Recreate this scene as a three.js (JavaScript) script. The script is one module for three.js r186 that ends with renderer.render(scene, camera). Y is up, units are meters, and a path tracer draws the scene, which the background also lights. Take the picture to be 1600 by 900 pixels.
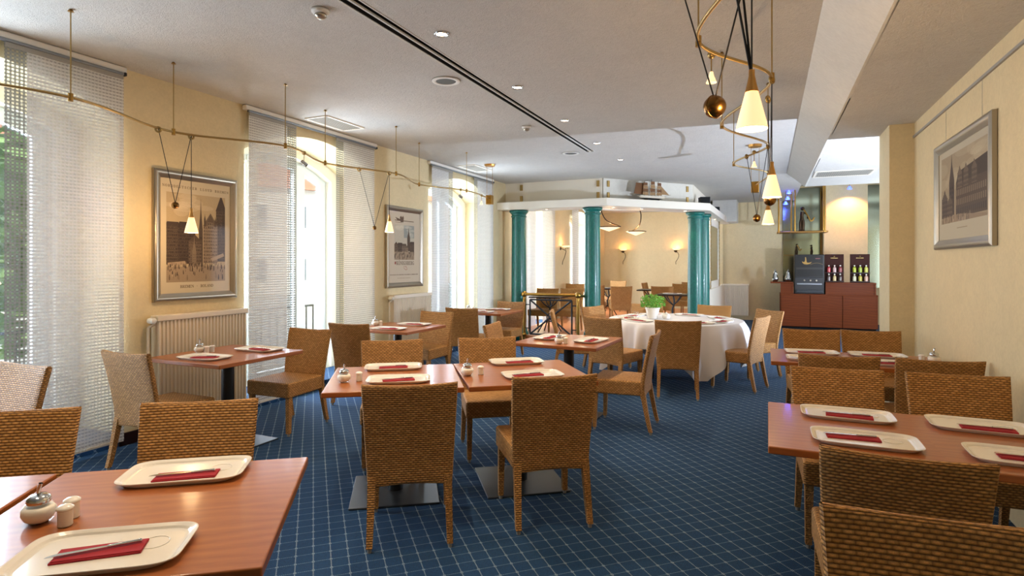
import * as THREE from 'three';
import { RoundedBoxGeometry } from 'three/addons/geometries/RoundedBoxGeometry.js';
import { mergeGeometries } from 'three/addons/utils/BufferGeometryUtils.js';
import { RectAreaLightUniformsLib } from 'three/addons/lights/RectAreaLightUniformsLib.js';

// ---------------------------------------------------------------- camera, sky, daylight, exposure
const scene = new THREE.Scene();
const renderer = new THREE.WebGLRenderer({ antialias: true });
renderer.toneMapping = THREE.LinearToneMapping;
renderer.toneMappingExposure = 0.96;
renderer.shadowMap.enabled = true;
RectAreaLightUniformsLib.init();

const camera = new THREE.PerspectiveCamera(2 * Math.atan(450 / 900) * 180 / Math.PI, 16 / 9, 0.05, 200);
camera.position.set(0, 1.5, 0);
camera.rotation.y = Math.atan(400 / 900);
camera.setViewOffset(1600, 900, 0, 39, 1600, 900);
scene.add(camera);

// room frame: x to the right, F = distance along the room (world z = -F)
const CEIL = 3.1, XL = -4.85, XW = -5.40, XR = 1.29, F0 = -3.5, FB = 16.4, FA = 18.3, XBAR = 3.5;

scene.background = new THREE.Color(0.86, 0.94, 1.0);
scene.backgroundIntensity = 2.6;
const sun = new THREE.DirectionalLight(0xfff1dc, 7);
sun.position.set(10, 32, 5); sun.target.position.set(-15, 0, -6);
sun.castShadow = true; sun.shadow.mapSize.set(2048, 2048);
Object.assign(sun.shadow.camera, { left: -40, right: 40, top: 30, bottom: -30, near: 1, far: 90 });
scene.add(sun, sun.target);

function windowLight(x, y, F, w, h, power, toX, toY, toF, color = 0xe6f0ff) {
  const l = new THREE.RectAreaLight(color, power, w, h);
  l.position.set(x, y, -F); l.lookAt(toX, toY, -toF);
  scene.add(l);
}
const WINDOWS = [[0.75, 3.0], [4.23, 6.30], [7.69, 9.90], [11.25, 13.4], [14.7, 16.85]];
for (const [a, b] of WINDOWS) windowLight(XW - 0.14, 1.4, (a + b) / 2, b - a - 0.35, 2.45, a > 11 ? 25 : 17, 0, 1.4, (a + b) / 2);
windowLight(XBAR - 0.02, 1.5, 11.6, 2.2, 1.9, 14, 0, 1.6, 11.6);

// ---------------------------------------------------------------- helpers
let seedN = 12345;
const rnd = () => { seedN = (seedN * 1664525 + 1013904223) >>> 0; return seedN / 4294967296; };
const rr = (a, b) => a + (b - a) * rnd();
const lerp = (a, b, t) => a + (b - a) * t;
const V3 = (x, y, F) => new THREE.Vector3(x, y, -F);
const D = Math.PI / 180;
const taken = {};
function numbered(n) { const k = taken[n] = (taken[n] ?? -1) + 1; return k ? `${n}_${String(k).padStart(3, '0')}` : n; }
function tag(o, label, category, group, kind) {
  o.userData.label = label; if (category) o.userData.category = category;
  if (group) o.userData.group = group; if (kind) o.userData.kind = kind; return o;
}
function thing(name, label, category, [x, y, F] = [0, 0, 0], turn = 0, group) {
  const o = new THREE.Group(); o.name = numbered(name); scene.add(o);
  o.position.set(x, y, -F); o.rotation.y = turn; return tag(o, label, category, group);
}
function part(parent, name, geo, mat, label) {
  const m = new THREE.Mesh(geo, mat); m.name = name; if (label) m.userData.label = label; parent.add(m); return m;
}
function struct(name, label, geo, mat, category = 'structure') {
  const m = new THREE.Mesh(geo, mat); m.name = numbered(name); scene.add(m);
  return tag(m, label, category, null, 'structure');
}
function copy(src, label, [x, y, F], turn, group) {
  const c = src.clone(); c.name = numbered(src.name.replace(/_\d{3}$/, '')); scene.add(c);
  c.userData = { ...src.userData, label }; if (group) c.userData.group = group;
  c.position.set(x, y, -F); c.rotation.y = turn; return c;
}
function boxUV(g) {               // uv in metres from the dominant axis of each face
  g = g.index ? g.toNonIndexed() : g;
  const p = g.attributes.position, uv = new Float32Array(p.count * 2);
  const a = new THREE.Vector3(), b = new THREE.Vector3(), c = new THREE.Vector3();
  for (let i = 0; i < p.count; i += 3) {
    a.fromBufferAttribute(p, i); b.fromBufferAttribute(p, i + 1); c.fromBufferAttribute(p, i + 2);
    const n = b.clone().sub(a).cross(c.clone().sub(a)), ax = Math.abs(n.x), ay = Math.abs(n.y), az = Math.abs(n.z);
    [a, b, c].forEach((v, k) => {
      const [u, w] = ax >= ay && ax >= az ? [v.z, v.y] : ay >= az ? [v.x, v.z] : [v.x, v.y];
      uv[(i + k) * 2] = u; uv[(i + k) * 2 + 1] = w;
    });
  }
  g.setAttribute('uv', new THREE.BufferAttribute(uv, 2)); return g;
}
const G = {
  box: (w, h, d, x = 0, y = 0, z = 0) => boxUV(new THREE.BoxGeometry(w, h, d).translate(x, y, z)),
  rbox: (w, h, d, r, x = 0, y = 0, z = 0, s = 2) => boxUV(new RoundedBoxGeometry(w, h, d, s, r).translate(x, y, z)),
  cyl: (r1, r2, h, x = 0, y = 0, z = 0, n = 20) => boxUV(new THREE.CylinderGeometry(r1, r2, h, n).translate(x, y, z)),
  lathe: (pts, n = 28) => new THREE.LatheGeometry(pts.map(([r, y]) => new THREE.Vector2(r, y)), n),
  sphere: (r, x = 0, y = 0, z = 0, n = 18) => new THREE.SphereGeometry(r, n, Math.ceil(n * 0.7)).translate(x, y, z),
  tube: (pts, r, n = 40, m = 8, closed = false) => new THREE.TubeGeometry(new THREE.CatmullRomCurve3(pts, closed), n, r, m, closed),
  line: (a, b, r, m = 8) => {
    const d = b.clone().sub(a), g = new THREE.CylinderGeometry(r, r, d.length(), m);
    g.applyQuaternion(new THREE.Quaternion().setFromUnitVectors(new THREE.Vector3(0, 1, 0), d.normalize()));
    return g.translate((a.x + b.x) / 2, (a.y + b.y) / 2, (a.z + b.z) / 2);
  },
  merge: (...gs) => mergeGeometries(gs.map(g => { const q = g.index ? g.toNonIndexed() : g.clone(); for (const k of Object.keys(q.attributes)) if (!['position', 'normal', 'uv'].includes(k)) q.deleteAttribute(k); return q; })),
  slab: (x0, x1, F1, F2, y0, y1) => G.box(x1 - x0, y1 - y0, F2 - F1, (x0 + x1) / 2, (y0 + y1) / 2, -(F1 + F2) / 2),
};
const v = (x, y, z) => new THREE.Vector3(x, y, z);

// ---------------------------------------------------------------- textures
function dataTex(w, h, fn, srgb = true, rx = 1, ry = 1) {
  const d = new Uint8Array(w * h * 4);
  for (let j = 0; j < h; j++) for (let i = 0; i < w; i++) {
    const c = fn(i / w, j / h, i, j), o = (j * w + i) * 4;
    d[o] = c[0]; d[o + 1] = c[1]; d[o + 2] = c[2]; d[o + 3] = 255;
  }
  const t = new THREE.DataTexture(d, w, h, THREE.RGBAFormat);
  t.wrapS = t.wrapT = THREE.RepeatWrapping; t.magFilter = THREE.LinearFilter; t.minFilter = THREE.LinearMipmapLinearFilter; t.generateMipmaps = true;
  if (srgb) t.colorSpace = THREE.SRGBColorSpace;
  t.repeat.set(rx, ry); t.needsUpdate = true; return t;
}
function noiseField(n) {          // tiling value noise, n cells
  const a = Array.from({ length: n * n }, rnd), s = t => t * t * (3 - 2 * t);
  return (x, y) => {
    x = ((x % 1) + 1) % 1 * n; y = ((y % 1) + 1) % 1 * n;
    const i = Math.floor(x), j = Math.floor(y), u = s(x - i), w = s(y - j), q = (p, r) => a[(r % n) * n + (p % n)];
    return lerp(lerp(q(i, j), q(i + 1, j), u), lerp(q(i, j + 1), q(i + 1, j + 1), u), w);
  };
}
const n8 = noiseField(8), n32 = noiseField(32), n128 = noiseField(128), n4 = noiseField(4);
// wicker: short strands passing over vertical stakes, rows staggered
const ST = 9, RW = 20, strand = Array.from({ length: ST * 2 * RW }, () => rr(0.0, 1));
function wick(u, w) {
  const row = Math.floor(w * RW), fr = w * RW - row, su = u * ST + (row % 2) * 0.5, seg = Math.floor(su), fs = su - seg;
  const h = Math.pow(Math.sin(Math.PI * fr), 0.5) * (0.5 + 0.5 * Math.pow(Math.sin(Math.PI * fs), 0.7));
  return [h, strand[(row * ST * 2 + (seg % ST)) % strand.length]];
}
const wickerMap = dataTex(512, 512, (u, w) => {
  const [h, k] = wick(u, w), t = 0.16 + 0.84 * h, n = 0.92 + 0.16 * n128(u, w);
  return [lerp(52, lerp(192, 230, k), t) * n, lerp(28, lerp(138, 172, k), t) * n, lerp(9, lerp(68, 98, k), t) * n];
}, true, 1 / 0.235, 1 / 0.235);
const wickerBump = dataTex(512, 512, (u, w) => { const q = wick(u, w)[0] * 255; return [q, q, q]; }, false, 1 / 0.235, 1 / 0.235);
// carpet: blue pile with a stitched light grid, knots at the crossings (4 x 4 cells of 8.5 cm)
const carpetMap = dataTex(1024, 1024, (u, w) => {
  const cx = u * 4, cy = w * 4, fx = Math.abs(cx - Math.round(cx)) * 85, fy = Math.abs(cy - Math.round(cy)) * 85; // mm from line
  const pile = 0.72 + 0.34 * n128(u * 2, w * 2) + 0.16 * (n32(u * 3, w * 3) - 0.5);
  const dash = (p) => (Math.floor(p * 18) % 2 ? 1 : 0.25);
  let l = 0;
  if (fx < 2.6) l = Math.max(l, 0.85 * dash(cy + 0.03));
  if (fy < 2.2) l = Math.max(l, 0.62 * dash(cx));
  const kn = Math.hypot(fx - 4.5, fy - 4.5); if (kn < 2.4) l = 0.8;
  if (fx < 2.2 && fy < 2.2) l = 0.15;
  const n = 0.85 + 0.3 * n128(w * 2, u * 2);
  return [lerp(2, 196, l) * pile * (l > .1 ? n : 1), lerp(62, 206, l) * pile, lerp(106, 210, l) * pile];
}, true, 1 / 0.34, 1 / 0.34);
const carpetBump = dataTex(256, 256, (u, w) => { const q = 255 * (0.5 * n128(u, w) + 0.5 * n128(w, u)); return [q, q, q]; }, false, 1 / 0.1, 1 / 0.1);
function woodTex(c1, c2, rx, ry, s = 512) {
  return dataTex(s, s, (u, w) => {
    const warp = n8(u * 0.5, w) * 0.5 + n4(u, w) * 0.4, g = 0.5 + 0.5 * Math.sin((w * 9 + warp * 2.2) * 6.283);
    const f = n128(u * 0.25, w * 2), t = 0.35 * g + 0.35 * f + 0.3 * n32(u * 0.125, w);
    return [0, 1, 2].map(k => lerp(c1[k], c2[k], t));
  }, true, rx, ry);
}
const cherryMap = woodTex([142, 74, 22], [174, 99, 35], 1 / 0.9, 1 / 0.45);
const barMap = woodTex([92, 40, 12], [118, 56, 18], 1 / 1.2, 1 / 0.5);
const parquetMap = woodTex([176, 98, 50], [214, 140, 84], 1 / 0.8, 1 / 0.2);
const plasterBump = dataTex(512, 512, (u, w) => { const q = 255 * (0.45 * n128(u, w) + 0.35 * n32(u, w) + 0.2 * n128(w * 2, u * 2)); return [q, q, q]; }, false, 1 / 0.6, 1 / 0.6);
const plasterMap = dataTex(512, 512, (u, w) => { const q = 240 + 4 * (n8(u, w) - 0.5) + 5 * (n32(u, w) - 0.5) + 8 * (n128(u, w) - 0.5); return [q, q, q]; }, true, 1 / 1.7, 1 / 1.7);
const marbleMap = dataTex(256, 512, (u, w) => {
  const t = Math.pow(0.5 + 0.5 * Math.sin((w * 3 + n8(u, w) * 3 + n32(u, w)) * 6.28), 3), n = n32(u * 2, w * 2);
  return [lerp(12, 24, t) + 6 * n, lerp(94, 110, t) + 10 * n, lerp(86, 100, t) + 8 * n];
}, true, 1, 1);
// open-weave panel: thick cross yarns and thinner uprights (tile 10.4 cm, four yarns)
const yarn = (u, w, gapX, gapY) => {
  const fx = Math.abs(u * 4 % 1 - 0.5) * 2, fy = Math.abs(w * 4 % 1 - 0.5) * 2, n = 0.9 + 0.2 * n32(u, w);
  const a = fy > gapY ? 1 : 0, b = fx > gapX ? 1 : 0; return [a, b, n];
};
const sheerAlpha = dataTex(256, 256, (u, w) => { const [a, b, n] = yarn(u, w, 0.62, 0.45); const q = 255 * Math.min(1, (a ? 0.97 : b ? 0.93 : 0.68) * (0.96 + 0.06 * n)); return [q, q, q]; }, false, 1 / 0.104, 1 / 0.104);
const bandAlpha = dataTex(256, 256, (u, w) => { const [a, b] = yarn(u, w, 0.5, 0.5); const q = a && b ? 255 : a || b ? 205 : 60; return [q, q, q]; }, false, 1 / 0.104, 1 / 0.104);
const sheerMap = dataTex(256, 256, (u, w) => { const [a, b, n] = yarn(u, w, 0.62, 0.45); const q = (a ? 214 : b ? 200 : 186) * n; return [q, q, q * 0.985]; }, true, 1 / 0.104, 1 / 0.104);
const leafMap = dataTex(128, 128, (u, w) => { const n = n32(u, w); return [74 + 50 * n, 132 + 60 * n, 36 + 24 * n]; });

// ---------------------------------------------------------------- materials
const std = (o) => new THREE.MeshStandardMaterial(o), phy = (o) => new THREE.MeshPhysicalMaterial(o);
const M = {
  wicker: std({ map: wickerMap, bumpMap: wickerBump, bumpScale: 0.004, roughness: 0.62 }),
  carpet: std({ map: carpetMap, bumpMap: carpetBump, bumpScale: 0.002, roughness: 0.95 }),
  wall: std({ color: 0xe6d4a8, map: plasterMap, bumpMap: plasterBump, bumpScale: 0.0012, roughness: 0.85 }),
  ceiling: std({ color: 0xd6d2c9, map: plasterMap, bumpMap: plasterBump, bumpScale: 0.006, roughness: 0.9 }),
  beam: std({ color: 0xe2dfd4, map: plasterMap, roughness: 0.8 }),
  white: std({ color: 0xece9e0, roughness: 0.5 }),
  ivory: std({ color: 0xeae3d2, roughness: 0.6 }),
  radiator: std({ color: 0xe4d9c4, roughness: 0.4 }),
  frameW: std({ color: 0xdfe4e0, roughness: 0.4 }),
  skirting: std({ color: 0x5a2c18, map: barMap, roughness: 0.4 }),
  cherry: phy({ map: cherryMap, roughness: 0.5, clearcoat: 0.55, clearcoatRoughness: 0.12 }),
  barWood: phy({ map: barMap, roughness: 0.6, specularIntensity: 0.35, clearcoat: 0.06, clearcoatRoughness: 0.25 }),
  parquet: phy({ map: parquetMap, roughness: 0.35 }),
  steel: std({ color: 0x8b9096, metalness: 0.85, roughness: 0.38 }),
  footSteel: std({ color: 0x555a60, metalness: 0.8, roughness: 0.34 }),
  black: std({ color: 0x101216, roughness: 0.4 }),
  iron: std({ color: 0x3c3e42, metalness: 0.6, roughness: 0.5 }),
  brass: std({ color: 0xb28a45, metalness: 1, roughness: 0.3 }),
  agedBrass: std({ color: 0xb0945e, metalness: 0.9, roughness: 0.38 }),
  ball: std({ color: 0x8a6434, metalness: 1, roughness: 0.22 }),
  copper: std({ color: 0xdca861, metalness: 1, roughness: 0.28 }),
  bronze: std({ color: 0x3a2a18, metalness: 0.7, roughness: 0.45 }),
  chrome: std({ color: 0xd4d6d8, metalness: 1, roughness: 0.14 }),
  silver: std({ color: 0xb9b1a3, metalness: 0.85, roughness: 0.32 }),
  porcelain: phy({ color: 0xeeeae0, roughness: 0.22, clearcoat: 0.8, clearcoatRoughness: 0.06 }),
  napkin: std({ color: 0xa01f2a, roughness: 0.9 }),
  glass: phy({ color: 0xffffff, transmission: 1, thickness: 0, roughness: 0.03, ior: 1.45 }),
  pane: phy({ color: 0xf6fbff, transmission: 1, thickness: 0, roughness: 0.0, ior: 1.45 }),
  sugar: std({ color: 0xf4efe4, roughness: 0.95 }),
  marble: phy({ map: marbleMap, roughness: 0.4, clearcoat: 0.25, clearcoatRoughness: 0.12 }),
  sheer: phy({ map: sheerMap, alphaMap: sheerAlpha, transparent: true, transmission: 0.05, thickness: 0, roughness: 1, side: THREE.DoubleSide }),
  band: phy({ color: 0x8f908a, alphaMap: bandAlpha, transparent: true, transmission: 0.06, thickness: 0, roughness: 1, side: THREE.DoubleSide }),
  cloth: std({ color: 0xdcdbde, roughness: 0.85, side: THREE.DoubleSide }),
  cord: std({ color: 0x1b1815, roughness: 0.6 }),
  speakerGrille: std({ color: 0x62655f, roughness: 0.7 }),
  slat: std({ color: 0xb4afa2, roughness: 0.6 }),
  grille: std({ color: 0x9d9a92, roughness: 0.6, metalness: 0.2 }),
  dark: std({ color: 0x0c0c0e, roughness: 0.9 }),
  mirror: std({ color: 0x98a08e, metalness: 1, roughness: 0.12 }),
  gilt: std({ color: 0x9c8550, metalness: 0.7, roughness: 0.45 }),
  leaf: std({ map: leafMap, roughness: 0.6, side: THREE.DoubleSide }),
  shade: std({ color: 0xfff3dc, emissive: 0xffd49a, emissiveIntensity: 1.15, roughness: 0.4 }),
  bulb: std({ color: 0xffffff, emissive: 0xffe6bf, emissiveIntensity: 8 }),
  blueBulb: std({ color: 0x88a0ff, emissive: 0x2a3cff, emissiveIntensity: 9 }),
  asphalt: std({ color: 0x9b9992, roughness: 0.95 }),
  stucco: std({ color: 0xd8cfc2, roughness: 0.9 }),
  stuccoB: std({ color: 0xc9b39c, roughness: 0.9 }),
  roof: std({ color: 0xa2664c, roughness: 0.9 }),
  windowDark: std({ color: 0x5b6670, roughness: 0.25 }),
  bark: std({ color: 0x5a4632, roughness: 0.95 }),
};

// ---------------------------------------------------------------- the room
const archY = (t, half, spring, rise) => spring + rise * (1 - (t / half) * (t / half));
function archShape(Fa, Fb, yb, spring, rise, mid = (Fa + Fb) / 2, half = (Fb - Fa) / 2, Cls = THREE.Shape) {
  const s = new Cls(); s.moveTo(Fa, yb); s.lineTo(Fb, yb);
  const n = 18; for (let i = 0; i <= n; i++) { const f = lerp(Fb, Fa, i / n); s.lineTo(f, archY(f - mid, half, spring, rise)); }
  s.closePath(); return s;
}
const extrudeX = (shape, x0, x1) => boxUV(new THREE.ExtrudeGeometry(shape, { depth: x1 - x0, bevelEnabled: false }).rotateY(Math.PI / 2).translate(x0, 0, 0));
const rectShape = (a, b, c, d, Cls = THREE.Shape) => { const s = new Cls(); s.moveTo(a, c); s.lineTo(b, c); s.lineTo(b, d); s.lineTo(a, d); s.closePath(); return s; };
// floor with the carpet pattern turned 43 degrees to the walls
{
  const g = G.slab(XL, XBAR + 0.2, F0, 16.6, -0.12, 0), p = g.attributes.position, uv = g.attributes.uv, a = 43 * D;
  for (let i = 0; i < p.count; i++) { const x = p.getX(i), F = -p.getZ(i); uv.setXY(i, x * Math.cos(a) + F * Math.sin(a), -x * Math.sin(a) + F * Math.cos(a)); }
  struct('floor', 'blue carpet with a pale stitched grid across the dining room', g, M.carpet, 'floor');
}
struct('floor', 'warm wooden floor of the raised corner behind the green columns', (() => {
  const s = new THREE.Shape(); s.moveTo(XL, 10.3); s.lineTo(-2.7, 10.3); s.lineTo(-1.15, 12.1); s.lineTo(-1.15, FA); s.lineTo(XL, FA); s.closePath();
  return boxUV(new THREE.ExtrudeGeometry(s, { depth: 0.1, bevelEnabled: false }).rotateX(-Math.PI / 2));
})(), M.parquet, 'floor');
// left wall: piers with deep arched bays, and the thinner outer wall that holds the windows
{
  const inner = rectShape(F0 - 0.2, FA + 0.2, -0.12, CEIL), outer = rectShape(F0 - 0.2, FA + 0.2, -0.12, CEIL);
  for (const [a, b] of WINDOWS) {
    inner.holes.push(archShape(a, b, 0.0, 2.66, 0.29, undefined, undefined, THREE.Path));
    outer.holes.push(archShape(a + 0.17, b - 0.17, 0.07, 2.59, 0.24, undefined, undefined, THREE.Path));
  }
  struct('wall_left', 'cream window wall with deep arched bays on the left', extrudeX(inner, XW, XL), M.wall, 'wall');
  struct('wall_left_outer', 'pale outer wall around the arched windows', extrudeX(outer, XW - 0.24, XW), M.ivory, 'wall');
}
WINDOWS.forEach(([a, b], i) => {
  struct('floor_step', 'blue carpeted step filling an arched window bay', (() => {
    const g = G.slab(XW, XL, a + 0.001, b - 0.001, 0, 0.1), p = g.attributes.position, uv = g.attributes.uv, q = 43 * D;
    for (let k = 0; k < p.count; k++) { const x = p.getX(k), F = -p.getZ(k), y = p.getY(k); uv.setXY(k, (x + y) * Math.cos(q) + F * Math.sin(q), -(x + y) * Math.sin(q) + F * Math.cos(q)); } return g;
  })(), M.carpet, 'step');
  const w = new THREE.Group(); w.name = `window_${i + 1}`; scene.add(w);
  tag(w, 'tall white arched three-light window in a deep bay, ' + ['beside the nearest curtain', 'between the two framed posters', 'beyond the smaller poster', 'behind the first green column', 'in the far corner'][i], 'window', null, 'structure');
  const A = a + 0.175, B = b - 0.175, mid = (a + b) / 2, half = (B - A) / 2, fw = 0.07, x0 = XW - 0.18, x1 = XW - 0.10;
  const fr = archShape(A, B, 0.075, 2.59, 0.235, mid, half); fr.holes.push(archShape(A + fw, B - fw, 0.075 + fw, 2.55, 0.21, mid, half - fw, THREE.Path));
  part(w, 'frame', extrudeX(fr, x0, x1), M.frameW);
  const ms = [mid - 0.38, mid + 0.38], edges = [A + fw, ...ms, B - fw];
  for (const m of ms) part(w, 'mullion', G.slab(x0 - 0.01, x1 + 0.02, m - 0.055, m + 0.055, 0.14, archY(m - mid, half, 2.57, 0.22)), M.frameW);
  for (let k = 0; k < 3; k++) {
    const p0 = edges[k] + (k ? 0.05 : 0), p1 = edges[k + 1] - (k < 2 ? 0.05 : 0);
    const sash = archShape(p0, p1, 0.14, 2.55, 0.21, mid, half - fw); sash.holes.push(archShape(p0 + 0.04, p1 - 0.04, 0.20, 2.51, 0.20, mid, half - fw, THREE.Path));
    const ss = part(w, 'sash', extrudeX(sash, x0 + 0.02, x1 + 0.01), M.frameW);
    part(ss, 'pane', extrudeX(archShape(p0 + 0.03, p1 - 0.03, 0.18, 2.52, 0.20, mid, half - fw), x0 + 0.038, x0 + 0.042), M.pane);
  }
});
for (const [a, b] of [[3.0, 4.23], [6.30, 7.69], [9.90, 10.25]])
  struct('baseboard_left', 'dark reddish skirting board at the foot of the window wall', G.slab(XL, XL + 0.018, a, b, 0, 0.1), M.skirting, 'baseboard');
struct('wall_back', 'cream back wall beside the bar', G.slab(-1.2, XBAR + 0.2, FB, FB + 0.2, -0.12, 3.6), M.wall, 'wall');
struct('wall_back_corner', 'cream back wall of the corner with the sconces', G.slab(XL - 0.8, -0.95, FA, FA + 0.2, -0.12, CEIL), M.wall, 'wall');
struct('wall_partition', 'cream end wall between the corner and the bar', G.slab(-1.3, -1.1, 16.3, FA, -0.12, CEIL), M.wall, 'wall');
struct('wall_right', 'plain cream wall on the right with the large framed picture', G.slab(XR, XR + 0.2, F0, 7.2, -0.12, CEIL), M.wall, 'wall');
struct('wall_pier', 'cream wall pier at the end of the right wall', G.slab(1.085, XR + 0.1, 6.65, 7.2, -0.1, CEIL), M.wall, 'wall');
struct('wall_rear', 'cream wall behind the camera', G.slab(XL - 0.8, XR + 0.4, F0 - 0.2, F0, -0.12, CEIL), M.wall, 'wall');
struct('wall_bar_front', 'cream return wall behind the pier', G.slab(XR, XBAR + 0.2, 7.0, 7.2, -0.12, CEIL), M.wall, 'wall');
{
  const s = rectShape(7.0, 16.6, -0.12, 3.6); s.holes.push(rectShape(10.4, 12.8, 0.5, 2.5, THREE.Path));
  struct('wall_bar_side', 'cream side wall of the bar room with its window', extrudeX(s, XBAR, XBAR + 0.2), M.wall, 'wall');
  const w = new THREE.Group(); w.name = 'window_7'; scene.add(w); tag(w, 'plain white side window lighting the bar room', 'window', null, 'structure');
  const f = rectShape(10.4, 12.8, 0.5, 2.5); f.holes.push(rectShape(10.47, 12.73, 0.57, 2.43, THREE.Path));
  part(w, 'frame', extrudeX(f, XBAR + 0.05, XBAR + 0.12), M.frameW);
  part(w, 'mullion', G.slab(XBAR + 0.05, XBAR + 0.12, 11.56, 11.64, 0.57, 2.43), M.frameW);
  part(w, 'pane', G.slab(XBAR + 0.08, XBAR + 0.084, 10.46, 12.74, 0.56, 2.44), M.pane);
}
{ // ceiling with the slot of the air diffuser and the raised part above the bar
  const s = new THREE.Shape(); s.moveTo(XL - 0.8, -(F0 - 0.2)); s.lineTo(XBAR + 0.2, -(F0 - 0.2)); s.lineTo(XBAR + 0.2, -(FA + 0.2)); s.lineTo(XL - 0.8, -(FA + 0.2)); s.closePath();
  s.holes.push(rectShape(-2.385, -2.275, -8.03, 3.0, THREE.Path), rectShape(0.62, XBAR, -FB, -12.9, THREE.Path));
  struct('ceiling', 'rough white plaster ceiling', boxUV(new THREE.ExtrudeGeometry(s, { depth: 0.22, bevelEnabled: false }).rotateX(Math.PI / 2).translate(0, CEIL + 0.22, 0)), M.ceiling, 'ceiling');
  struct('ceiling_raised', 'higher white ceiling above the bar', G.slab(0.4, XBAR + 0.2, 12.7, 16.6, 3.46, 3.6), M.ceiling, 'ceiling');
}
{ // dropped ceiling over the right side, with its sloping edge
  const sh = new THREE.Shape(); sh.moveTo(0.285, CEIL + 0.02); sh.lineTo(0.593, 2.85); sh.lineTo(0.62, 2.85); sh.lineTo(0.62, CEIL + 0.02); sh.closePath();
  struct('trim_beam', 'pale sloping boxed edge of the dropped ceiling on the right', boxUV(new THREE.ExtrudeGeometry(sh, { depth: 11.4 - F0, bevelEnabled: false }).translate(0, 0, -11.4)), M.beam, 'beam');
  struct('ceiling_dropped', 'lower plaster ceiling above the right hand tables', G.slab(0.61, XBAR + 0.1, F0, 11.4, 2.85, CEIL + 0.02), M.ceiling, 'ceiling');
}
struct('trim_picture_rail', 'thin grey picture rail high on the right wall', G.slab(XR - 0.014, XR, F0, 6.65, 2.705, 2.725), M.grille, 'rail');
{ // entablature over the green columns: shelf and panels up to the ceiling
  const out = [[XL, 10.2], [-2.66, 10.2], [-1.05, 12.0], [-0.95, 16.4]], inn = [[-1.5, 16.4], [-1.55, 12.35], [-2.9, 10.75], [XL, 10.75]];
  const s = new THREE.Shape(); [...out, ...inn].forEach(([x, F], i) => i ? s.lineTo(x, F) : s.moveTo(x, F)); s.closePath();
  struct('trim_entablature', 'white shelf-like entablature resting on the green columns', boxUV(new THREE.ExtrudeGeometry(s, { depth: 0.13, bevelEnabled: true, bevelSize: 0.008, bevelThickness: 0.008, bevelSegments: 1 }).rotateX(-Math.PI / 2).translate(0, 2.545, 0)), M.ivory, 'entablature');
}
function wallBetween(name, label, [xa, Fa], [xb, Fb], y0, y1, t, mat, category) {
  const L = Math.hypot(xb - xa, Fb - Fa), g = G.box(L, y1 - y0, t, 0, (y0 + y1) / 2, 0);
  g.rotateY(Math.atan2(Fb - Fa, xb - xa)).translate((xa + xb) / 2, 0, -(Fa + Fb) / 2);
  return struct(name, label, g, mat, category);
}
const clipPlate = (parent, x, y, F, turn) => part(parent, 'clip_plate', G.rbox(0.055, 0.115, 0.03, 0.006).rotateY(turn).translate(x, y, -F), M.agedBrass);
{
  const a = wallBetween('wall_upper_front', 'ivory panel above the entablature facing the window side', [XL, 10.62], [-2.86, 10.62], 2.67, CEIL, 0.05, M.ivory, 'panel');
  for (const x of [-4.5, -2.93]) for (const y of [2.78, 3.0]) clipPlate(a, x, y, 10.585, 0);
  const b = wallBetween('wall_upper_diagonal', 'white panel above the entablature behind the model ship', [-2.85, 10.63], [-1.42, 12.28], 2.67, CEIL, 0.05, M.beam, 'panel');
  const t = Math.atan2(1.65, 1.43);
  for (const [x, F] of [[-2.76, 10.69], [-1.5, 12.145]]) for (const y of [2.78, 3.0]) clipPlate(b, x, y, F, t);
  wallBetween('wall_upper_side', 'ivory panel above the entablature on the bar side', [-1.42, 12.28], [-1.38, 16.4], 2.67, CEIL, 0.05, M.ivory, 'panel');
  wallBetween('wall_low', 'low cream parapet on the bar side of the corner', [-1.22, 12.95], [-1.12, 16.35], 0.1, 0.92, 0.12, M.ivory, 'parapet');
  struct('trim_duct_box', 'white boxed duct under the ceiling at the back', G.slab(-1.3, -0.72, 15.6, 16.4, 2.55, CEIL), M.beam, 'duct');
}
// linear slot diffuser, recessed between the ceiling boards
{
  const t = thing('slot_diffuser', 'long black double-slot air diffuser running along the ceiling', 'air vent');
  part(t, 'back_box', G.merge(G.slab(-2.384, -2.276, -2.98, 8.02, CEIL + 0.1, CEIL + 0.12), G.slab(-2.384, -2.379, -2.98, 8.02, CEIL + 0.002, CEIL + 0.1), G.slab(-2.281, -2.276, -2.98, 8.02, CEIL + 0.002, CEIL + 0.1), G.slab(-2.333, -2.327, -2.98, 8.02, CEIL + 0.01, CEIL + 0.1)), M.dark);
  part(t, 'bar', G.slab(-2.338, -2.322, -2.98, 8.02, CEIL - 0.002, CEIL + 0.01), M.beam);
  for (const x of [-2.39, -2.27]) part(t, 'flange', G.slab(x - 0.006, x + 0.006, -2.98, 8.02, CEIL - 0.003, CEIL - 0.0005), M.beam);
}

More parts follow.
